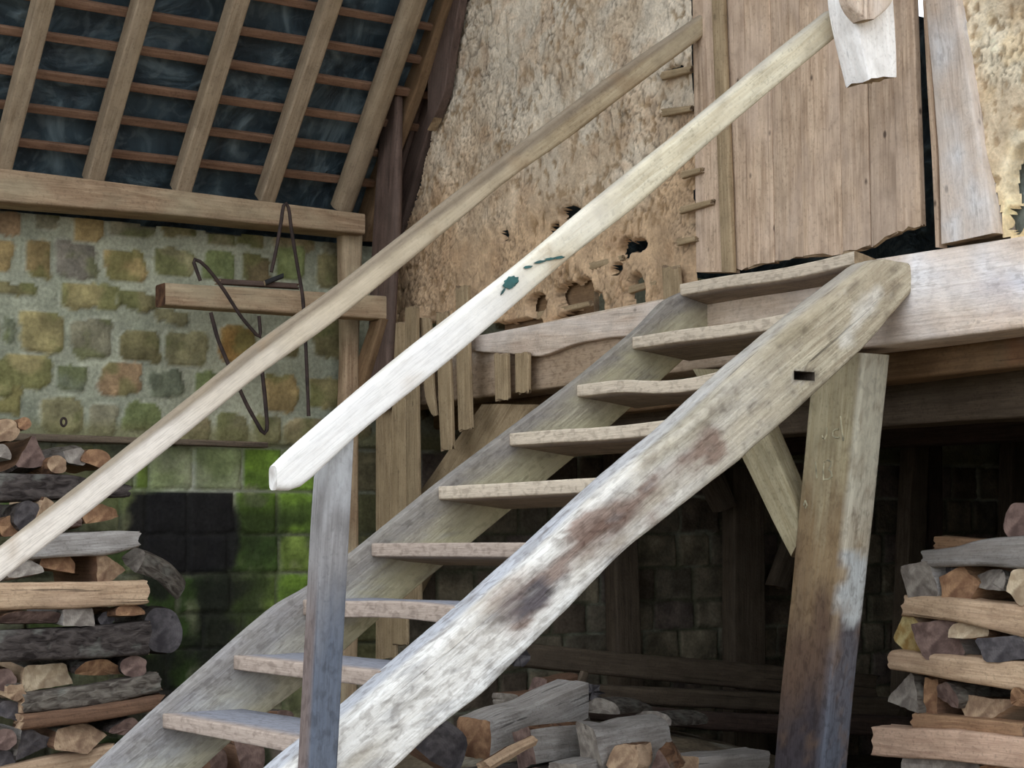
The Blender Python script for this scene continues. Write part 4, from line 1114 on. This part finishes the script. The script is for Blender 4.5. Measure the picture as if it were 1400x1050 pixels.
# long timbers piled on the ground
tb_ = [((720, 880, 724, 914), (1200, 925, 1200, 962), 7.9, .16, 'cave', 'long old timber on top of the ground pile behind the stairs', 'Y'),
       ((823, 934, 823, 958), (1230, 956, 1230, 985), 7.75, .16, 'cave', 'second long timber in the ground pile, its left end set further right', 'Y'),
       ((780, 962, 780, 985), (1260, 985, 1260, 1012), 7.5, .2, 'darkw', 'lowest long timber of the ground pile near the loft post', 'Y')]
for a, b, Y, th, mt, lab, _ in tb_:
    o = slab('old_timber', [(at(a[0], a[1], 'Y', Y), at(a[2], a[3], 'Y', Y)), (at(b[0], b[1], 'Y', Y), at(b[2], b[3], 'Y', Y))], (0, th, 0), W[mt], r=.02, ds=.08, amp=.014, rag=.03, end=ENDS['dark'])
    tag(o, lab, 'timber')

# ================================================================== FIREWOOD
def log(P, d, L, hw, hh, kind='round', endm='tan', side='grey', bk_='grey', rot=0.0, label='', group=None, ref=(0, 0, 1), name='firewood_log', bend=.02):
    """P = centre of the seen end, d = direction away from it"""
    seed = rnd.randint(0, 9999); d = np.array(d, float); d /= np.linalg.norm(d)
    ref = np.array(ref, float); s = np.cross(ref, d); s /= np.linalg.norm(s); t = np.cross(d, s)
    R = np.stack([d, s, t], 1)
    n = 32; prof = []
    lr = random.Random(seed)
    if kind in ('split', 'block', 'wedge'):
        nc = {'split': lr.choice((4, 5)), 'block': 4, 'wedge': 3}[kind]
        a0 = {'split': lr.uniform(.5, .9), 'block': math.pi/4+lr.uniform(-.08, .08), 'wedge': math.pi/6}[kind]
        an = [a0+2*math.pi*(i+lr.uniform(-.1, .1))/nc for i in range(nc)]
        f_ = {4: 1.3, 5: 1.15, 3: 1.35}[nc]
        cr_ = [(math.cos(a)*f_*lr.uniform(.86, 1.04), math.sin(a)*f_*lr.uniform(.86, 1.04)) for a in an]
    for k in range(n):
        a = 2*math.pi*k/n; x, y = math.cos(a), math.sin(a); fl = 0
        if kind == 'half' and y < -.12:
            y = -.12-(-.12-y)*.12; fl = 1
        elif kind in ('split', 'block', 'wedge'):
            for i in range(len(cr_)):
                e, g_ = cr_[i], cr_[(i+1) % len(cr_)]; dx, dy = g_[0]-e[0], g_[1]-e[1]
                den = x*dy-y*dx
                if abs(den) < 1e-9: continue
                tt = (e[0]*dy-e[1]*dx)/den; uu = (e[0]*y-e[1]*x)/den
                if tt > 0 and -1e-6 <= uu <= 1+1e-6:
                    rr_ = min(tt, 1.22); x, y = math.cos(a)*rr_, math.sin(a)*rr_
                    fl = 0 if (i == 0 and kind != 'block') else 1; break
        prof.append((x, y, fl))
    pr_ = np.array([(p[0], p[1]) for p in prof]); fl = [p[2] for p in prof]
    jit = (vnoise(np.stack([np.cos(np.arange(n)/n*6.283)*1.6+seed, np.sin(np.arange(n)/n*6.283)*1.6, np.zeros(n)], 1), seed)-.5)*(.34 if kind in ('round', 'half') else .16)
    pr_ = pr_*(1+jit)[:, None]
    cr, sr = math.cos(rot), math.sin(rot); pr_ = pr_@np.array([[cr, sr], [-sr, cr]])
    m = max(6, int(L/.05)); V = []
    t0_, t1_ = rnd.uniform(-.35, .35), rnd.uniform(-.3, .3)
    bd = rnd.uniform(-bend, bend); bd2 = rnd.uniform(-bend, bend)
    for i in range(m+1):
        f = i/m; sc = 1+(vnoise(np.array([f*4+seed, 0, 0]), 3)-.5)*.16
        c = np.array(P)+d*L*f+s*(bd*math.sin(f*3.1))+t*(bd2*math.sin(f*3.1))
        rg = np.zeros(n)
        if i == 0 or i == m: rg = (vnoise(np.stack([np.arange(n)*.5, np.zeros(n)+seed, np.zeros(n)], 1), 4)-.5)*.006+(pr_@np.array([t0_, t1_]))*hw
        q = c+(pr_[:, :1]*hw*sc)*s+(pr_[:, 1:]*hh*sc)*t+rg[:, None]*d
        V.append(q)
    V = np.array(V); cen = V.mean(1, keepdims=True); rd = V-cen; rd /= np.maximum(np.linalg.norm(rd, axis=2, keepdims=True), 1e-6)
    lc = (V-np.array(P))@R
    V = V+rd*((fbm(lc*[14, 40, 40]+seed, 3, seed)-.5)*.010)[..., None]
    Fc = []; mi = []
    for i in range(m):
        for j in range(n):
            k = (j+1) % n; Fc.append((i*n+j, i*n+k, (i+1)*n+k, (i+1)*n+j)); mi.append(1 if fl[j] and fl[k] else 0)
    verts = V.reshape(-1, 3); c0, c1 = V[0].mean(0), V[-1].mean(0)
    # end caps with an inner ring and a little relief
    in0 = c0+(V[0]-c0)*.5+((vnoise(np.stack([np.arange(n)*.35+seed]*3, 1), 2)-.5)*.008)[:, None]*d
    verts = np.concatenate([verts, V[0], in0, V[-1], [c0, c1]])
    a0 = (m+1)*n; a1 = a0+n; a2 = a1+n; q0 = a2+n; q1 = q0+1
    for j in range(n):
        k = (j+1) % n
        Fc += [(a0+k, a0+j, a1+j, a1+k), (a1+k, a1+j, q0), (a2+j, a2+k, q1)]; mi += [2, 2, 2]
    Fc = fix_winding(verts, Fc, c0, c1)
    o = link(name, verts, Fc, [BARK[bk_], SPLIT[side], ENDS[endm]], mi, (np.array(P, float), R))
    tag(o, label, 'firewood', group); return o

YS = 7.85
sc_l = lambda x, y: np.linalg.norm(at(x+1, y, 'Y', YS)-at(x, y, 'Y', YS))*.93
GL = 'logs in the left stack'
ends_l = [  # cx, cy, rx, ry, kind, end, side, bark, rot, label
 (8,589,19,17,'round','tan','tan','brown',0,'pale round log, topmost at the left picture edge'),
 (33,579,10,9,'round','orange','tan','brown',0,'small round log on top of the left stack, touching the topmost pale one'),
 (3,622,14,16,'half','grey','grey','grey',.3,'grey split log cut by the left picture edge, under the pale top one'),
 (43,622,27,25,'wedge','purple','brown','dark',3.14,'big purplish cleft log in the top row of the left stack'),
 (79,635,15,14,'round','tan','tan','brown',0,'small round tan log right of the big cleft one'),
 (106,624,24,13,'split','grey','grey','grey',.1,'flat greyish piece between round log and orange log at the top'),
 (134,634,24,19,'half','orange','orange','brown',.3,'orange split log at the right of the top row of the left stack'),
 (36,706,20,20,'round','dark','brown','dark',0,'dark round log below the dark bark log, upper left'),
 (13,719,15,14,'round','orange','orange','brown',0,'round orange-hearted log at the left edge above the rail'),
 (65,700,15,19,'split','tan','tan','brown',.4,'narrow split log partly behind the far rail'),
 (99,716,16,14,'half','purple','brown','dark',0,'small split log just below the far rail, left of the orange-brown one'),
 (139,708,29,19,'half','orange','orange','brown',-.3,'orange-brown split log at the right under the dark bark log'),
 (79,775,29,24,'half','orange','orange','brown',.2,'bright orange split log above the long pale billet'),
 (35,783,25,19,'half','grey','grey','grey',-.2,'grey split log above the long pale billet, left of the orange one'),
 (146,777,26,24,'wedge','tan','brown','dark',.5,'rough tan cleft log above the right end of the pale billet'),
 (40,849,50,15,'half','purple','brown','brown',.1,'purplish brown split log under the pale billet, left part'),
 (109,844,24,14,'split','grey','grey','grey',.2,'grey jagged piece under the middle of the pale billet'),
 (177,839,22,11,'half','orange','orange','brown',0,'flat orange split log under the right end of the pale billet'),
 (145,846,12,9,'round','dark','brown','dark',0,'little dark log in the gap under the pale billet'),
 (62,925,40,21,'split','pale','tan','grey',-.1,'cream-coloured jagged split log below the wide dark bark log'),
 (135,919,34,18,'half','orange','brown','dark',.1,'brown log with an orange back right of the cream split one'),
 (182,912,18,14,'round','purple','brown','dark',0,'round grey-brown log at the right end below the wide dark log'),
 (6,930,16,17,'round','purple','brown','brown',0,'purple-brown round log at the left edge beside the cream split log'),
 (22,947,15,13,'split','tan','tan','grey',.3,'small tan piece tucked under the cream split log'),
 (14,978,24,19,'half','dark','brown','dark',.4,'dark bark log at the left edge below the tan piece'),
 (6,1011,18,16,'round','purple','grey','grey',0,'round purplish grey log at the left edge near the bottom'),
 (44,1017,28,20,'wedge','dark','grey','dark',2.6,'dark cleft log near the bottom of the left stack'),
 (108,1009,42,19,'split','tan','brown','grey',0,'long grey-brown log with a tan face near the bottom of the left stack'),
 (172,1001,27,18,'half','purple','brown','dark',.2,'dark brown log beside the stringer near the bottom'),
 (5,1042,18,15,'round','dark','grey','dark',0,'dark round log in the lower left corner'),
]
for (cx, cy, rx, ry, kd, em, sd, bk_, rt_, lab) in ends_l:
    s = sc_l(cx, cy); p = at(cx, cy, 'Y', YS+rnd.uniform(-.05, .04))
    log(p, (rnd.uniform(-.06, .06), 1, rnd.uniform(-.02, .02)), rnd.uniform(.42, .52), rx*s*1.02, ry*s*1.05, kd, em, sd, bk_, rt_, lab, GL)
def longlog(name_, ax, c, pix, th, mat, lab, grp, end=None, amp=.008, r=.02, **k):
    o = pslab('firewood_billet', ax, c, pix, th, mat, r=r, ds=.035, amp=amp, amp2=.004, rag=.012, end=end or ENDS['tan'], freq=9, **k)
    tag(o, lab, 'firewood', grp); return o
GLL = 'long billets laid across the left stack'
LY = YS-.03
longlog('', 'Y', LY, [(-60, 650, -60, 690), (0, 648, 0, 688), (100, 650, 100, 683), (178, 663, 178, 680)], .12, BARK['dark'], 'long dark bark log crossing the left stack behind the far rail', GLL)
longlog('', 'Y', LY, [(40, 735, 40, 765), (85, 728, 85, 762), (150, 726, 150, 760), (191, 727, 191, 748)], .12, SPLIT['grey'], 'grey-topped split billet just below the far rail in the left stack', GLL)
longlog('', 'Y', LY-.02, [(-60, 797, -60, 834), (0, 796, 0, 833), (120, 796, 120, 831), (203, 793, 203, 825)], .12, SPLIT['tan'], 'long pale tan billet, the brightest in the left stack', GLL)
longlog('', 'Y', LY-.02, [(-60, 866, -60, 908), (0, 862, 0, 906), (100, 858, 100, 902), (206, 848, 206, 894)], .14, BARK['dark'], 'wide dark bark billet below the pale tan one', GLL, end=ENDS['pale'])
longlog('', 'Y', LY-.01, [(32, 948, 32, 976), (120, 938, 120, 968), (218, 918, 222, 944)], .12, BARK['grey'], 'grey lichened billet in the lower left stack', GLL)
longlog('', 'Y', LY-.04, [(32, 978, 32, 999), (130, 966, 130, 988), (228, 950, 214, 972)], .13, SPLIT['brown'], 'purple-brown billet right under the grey lichened one', GLL)
longlog('', 'Y', LY-.01, [(-40, 1060, -40, 1095), (30, 1042, 30, 1078), (160, 1018, 160, 1060)], .12, SPLIT['tan'], 'pale billet lowest in view in the left stack', GLL)
# log ends beside the stack toward the wall
log(at(222, 862, 'Y', 8.0), (.1, 1, 0), .45,   .095, .115, 'round', 'dark', 'brown', 'dark', 0, 'large round log end standing right of the left stack, in shade')
log(at(178, 770, 'Y', 7.98), (.85, .35, -.45), .30, .07, .075, 'half', 'grey', 'grey', 'grey', .5, 'barked log slanting down right from the left stack to the mossy stones')
# hidden bottom of the left stack, so it stands on the ground
for k, (x, y) in enumerate(((20, 1090), (110, 1085), (200, 1080), (60, 1130), (150, 1125), (230, 1130), (30, 1168), (120, 1166), (205, 1166))):
    s = sc_l(x, y); log(at(x, y, 'Y', YS), (0, 1, 0), .48, 42*s, 21*s, 'round', 'purple', 'brown', 'dark', 0, 'log in the foot of the left stack, below the grey and dark ends', 'logs at the foot of the left stack')
for (x, y, rx, ry, lab) in ((332, 1035, 26, 34, 'dim split log seen below the lowest tread'), (292, 1046, 22, 20, 'dim log left of the split one below the lowest tread'), (388, 985, 20, 14, 'dim log end seen between the two lowest treads')):
    s = np.linalg.norm(at(x+1, y, 'Y', 7.3)-at(x, y, 'Y', 7.3)); log(at(x, y, 'Y', 7.3), (0, 1, 0), .45, rx*s, ry*s, 'half', 'purple', 'brown', 'dark', 1.2, lab)

# right stack, face on the plane X = XS
XS = 5.35; GR = 'logs in the right stack'; GRL = 'long billets laid across the right stack'
sc_r = lambda x, y: np.linalg.norm(at(x+1, y, 'X', XS)-at(x, y, 'X', XS))
ends_r = [
 (1258,796,22,20,'split','grey','grey','grey',.1,'grey squared log end, leftmost in the top row of the right stack'),
 (1287,794,14,19,'split','dark','grey','grey',0,'narrow dark log end beside the leftmost grey one on the right stack'),
 (1309,801,19,18,'split','orange','orange','brown',-.15,'orange-brown split end in the top row of the right stack'),
 (1352,800,34,21,'half','grey','grey','grey',.1,'wide grey-brown log end in the top row of the right stack'),
 (1396,797,14,20,'split','pale','tan','grey',0,'pale square end at the right picture edge, top row of the right stack'),
 (1242,868,21,22,'block','yellow','tan','grey',2.2,'yellow-lichened log end, leftmost in the second row of the right stack'),
 (1283,873,26,20,'split','purple','grey','grey',0,'mottled grey log end right of the yellow-lichened one'),
 (1323,868,24,16,'half','pale','tan','brown',-.1,'pale tan split end in the second row of the right stack'),
 (1372,888,30,16,'split','dark','grey','dark',.05,'blue-grey dark log end low in the second row of the right stack'),
 (1240,951,30,21,'wedge','grey','grey','grey',1.2,'pointed grey log end, leftmost in the third row of the right stack'),
 (1273,953,9,22,'split','orange','brown','brown',0,'thin brown upright slip in the third row of the right stack'),
 (1295,957,19,18,'half','purple','brown','grey',.3,'grey-brown end beside the thin slip in the third row'),
 (1346,972,40,19,'wedge','tan','tan','brown',.1,'broad tan wedge end in the third row of the right stack'),
 (1394,961,16,19,'half','orange','orange','brown',0,'orange end at the right picture edge, third row of the right stack'),
 (1290,1048,44,13,'split','grey','grey','grey',0,'grey log below the lowest pinkish billet of the right stack'),
 (1372,1066,34,15,'split','orange','grey','grey',0,'log end at the bottom right corner of the picture'),
 (1392,712,17,21,'round','purple','brown','brown',0,'knobbly brown log end standing on top of the right stack'),
]
for (cx, cy, rx, ry, kd, em, sd, bk_, rt_, lab) in ends_r:
    s = sc_r(cx, cy)*.9; p = at(cx, cy, 'X', XS+rnd.uniform(-.03, .04))
    log(p, (1, rnd.uniform(-.05, .05), rnd.uniform(-.02, .02)), rnd.uniform(.4, .5), rx*s*1.15, ry*s*1.1, kd, em, sd, bk_, rt_, lab, GR)
LX = XS-.03
longlog('', 'X', LX+.1, [(1275, 732, 1275, 752), (1350, 737, 1350, 750)], .08, SPLIT['orange'], 'reddish board end on top of the right stack, behind the pale billet', GRL, r=.008)
longlog('', 'X', LX, [(1259, 750, 1260, 774), (1300, 746, 1300, 773), (1345, 733, 1345, 772), (1400, 729, 1400, 776), (1450, 732, 1450, 780)], .12, SPLIT['grey'], 'greyish billet topmost across the right stack', GRL)
longlog('', 'X', LX, [(1237, 812, 1229, 842), (1300, 816, 1300, 848), (1400, 826, 1400, 873), (1450, 832, 1450, 885)], .12, SPLIT['tan'], 'tan billet, second from the top across the right stack', GRL)
longlog('', 'X', LX, [(1216, 890, 1212, 917), (1300, 896, 1300, 932), (1400, 906, 1400, 948), (1450, 912, 1450, 955)], .12, SPLIT['tan'], 'tan billet with a long crack, third from the top across the right stack', GRL)
longlog('', 'X', LX+.02, [(1248, 974, 1248, 1000), (1400, 990, 1400, 1012)], .1, SPLIT['orange'], 'orange-brown plank between third and lowest row of the right stack', GRL, r=.008)
longlog('', 'X', LX-.03, [(1192, 992, 1190, 1031), (1300, 998, 1300, 1040), (1400, 1010, 1400, 1053), (1450, 1016, 1450, 1060)], .12, SPLIT['pink'], 'pinkish sawn billet, lowest across the right stack', GRL, r=.01)
zf = [1096, 1132, 1168, 1204]
for r_i, y in enumerate(zf):
    for x in (1230, 1290, 1350, 1410):
        s = sc_r(x, y); p = at(x, y, 'X', XS)
        if p[2]-.06 < FLOOR: continue
        log(p, (1, 0, 0), .45, 27*s, 20*s, 'round', 'grey', 'grey', 'grey', 0, 'log in the foot of the right stack under the pinkish billet', 'logs at the foot of the right stack')

# heap in the middle, on the bank
GM = 'logs heaped on the ground behind the stairs'
YM = 6.3
def mlog(px, py, Y, d, L, rx, ry, kd, em, sd, bk_, rt_, lab):
    s = np.linalg.norm(at(px+1, py, 'Y', Y)-at(px, py, 'Y', Y))*.9
    return log(at(px, py, 'Y', Y), d, L, rx*s, ry*s, kd, em, sd, bk_, rt_, lab, GM, bend=.01)
mlog(646, 1010, 6.5, (.93, .1, .22), .56, 34, 30, 'block', 'orange', 'grey', 'brown', .1, 'big grey split log with an orange end, highest of the ground heap')
mlog(690, 1018, 6.7, (.95, .25, .10), .50, 34, 26, 'half', 'grey', 'grey', 'grey', .2, 'flat grey log behind the lichened one in the ground heap')
mlog(716, 1022, 6.2, (.95, .25, -.02), .36, 24, 27, 'split', 'purple', 'grey', 'brown', .0, 'squarish lichened split log with a brown end in the ground heap')
mlog(806, 1032, 6.0, (.97, .12, .05), .42, 28, 36, 'block', 'grey', 'grey', 'grey', .1, 'large pale blue-grey log near the middle of the ground heap')
mlog(852, 1040, 5.82, (.8, .4, .0), .13, 22, 22, 'split', 'tan', 'tan', 'brown', .3, 'small tan chunk against the pale blue-grey log')
mlog(905, 1046, 5.75, (.8, .5, .1), .16, 15, 16, 'wedge', 'purple', 'pink', 'brown', 1.0, 'brown wedge between tan chunk and flat grey log')
mlog(935, 1052, 5.9, (.99, .05, .0), .40, 22, 18, 'block', 'tan', 'grey', 'brown', 0, 'flat grey-topped log, rightmost in the ground heap')
mlog(595, 1030, 6.4, (.3, 1, .0), .45, 42, 46, 'half', 'dark', 'brown', 'dark', .6, 'big dark bark log at the left of the ground heap, under the stringer')
mlog(735, 943, 7.3, (.97, .2, .05), .22, 20, 13, 'block', 'purple', 'brown', 'brown', 0, 'small brown split piece in the shade behind the heap')
mlog(690, 957, 7.3, (.97, .2, .0), .2, 20, 10, 'block', 'grey', 'brown', 'grey', 0, 'flat grey piece in shade, left behind the heap')
mlog(660, 1048, 5.95, (.85, .1, .28), .26, 9, 8, 'split', 'tan', 'tan', 'brown', 0, 'yellow-brown stick slanting up below the lichened log')
mlog(770, 1052, 6.0, (.95, .25, .0), .3, 24, 9, 'block', 'grey', 'grey', 'grey', 0, 'grey flat piece under the lichened log')
mlog(822, 972, 7.2, (.95, .3, -.08), .3, 26, 15, 'half', 'grey', 'grey', 'grey', 0, 'pale bark-covered piece behind the heap')
mlog(890, 988, 7.1, (.95, .3, -.05), .34, 26, 13, 'half', 'grey', 'grey', 'grey', 0, 'pale flat bark slab on the bank behind the heap')
mlog(640, 1085, 6.3, (.95, .2, .0), .5, 40, 30, 'round', 'purple', 'brown', 'dark', 0, 'log under the ground heap')
mlog(740, 1085, 6.1, (.95, .2, .0), .5, 36, 30, 'round', 'purple', 'brown', 'dark', 0, 'log under the ground heap')
mlog(840, 1090, 6.0, (.95, .2, .0), .5, 36, 30, 'round', 'purple', 'brown', 'dark', 0, 'log under the ground heap')
o = slab('stick', [(at(780, 962, 'Y', 7.4), at(789, 964, 'Y', 7.4)), (at(797, 917, 'Y', 7.4), at(807, 921, 'Y', 7.4))], (0, .03, 0), W['cave'], r=.008, ds=.03)
tag(o, 'short stick leaning on the long timbers behind the heap', 'stick')

# ================================================================== LIGHT
wd = bpy.data.worlds.new('World'); bpy.context.scene.world = wd; wd.use_nodes = True
nt = wd.node_tree; bg = nt.nodes['Background']
bg.inputs[0].default_value = (.84, .915, 1.0, 1); bg.inputs[1].default_value = 1.0
sc = bpy.context.scene
sc.view_settings.view_transform = 'Standard'; sc.view_settings.look = 'None'
sc.view_settings.exposure = 1.28; sc.view_settings.gamma = 1
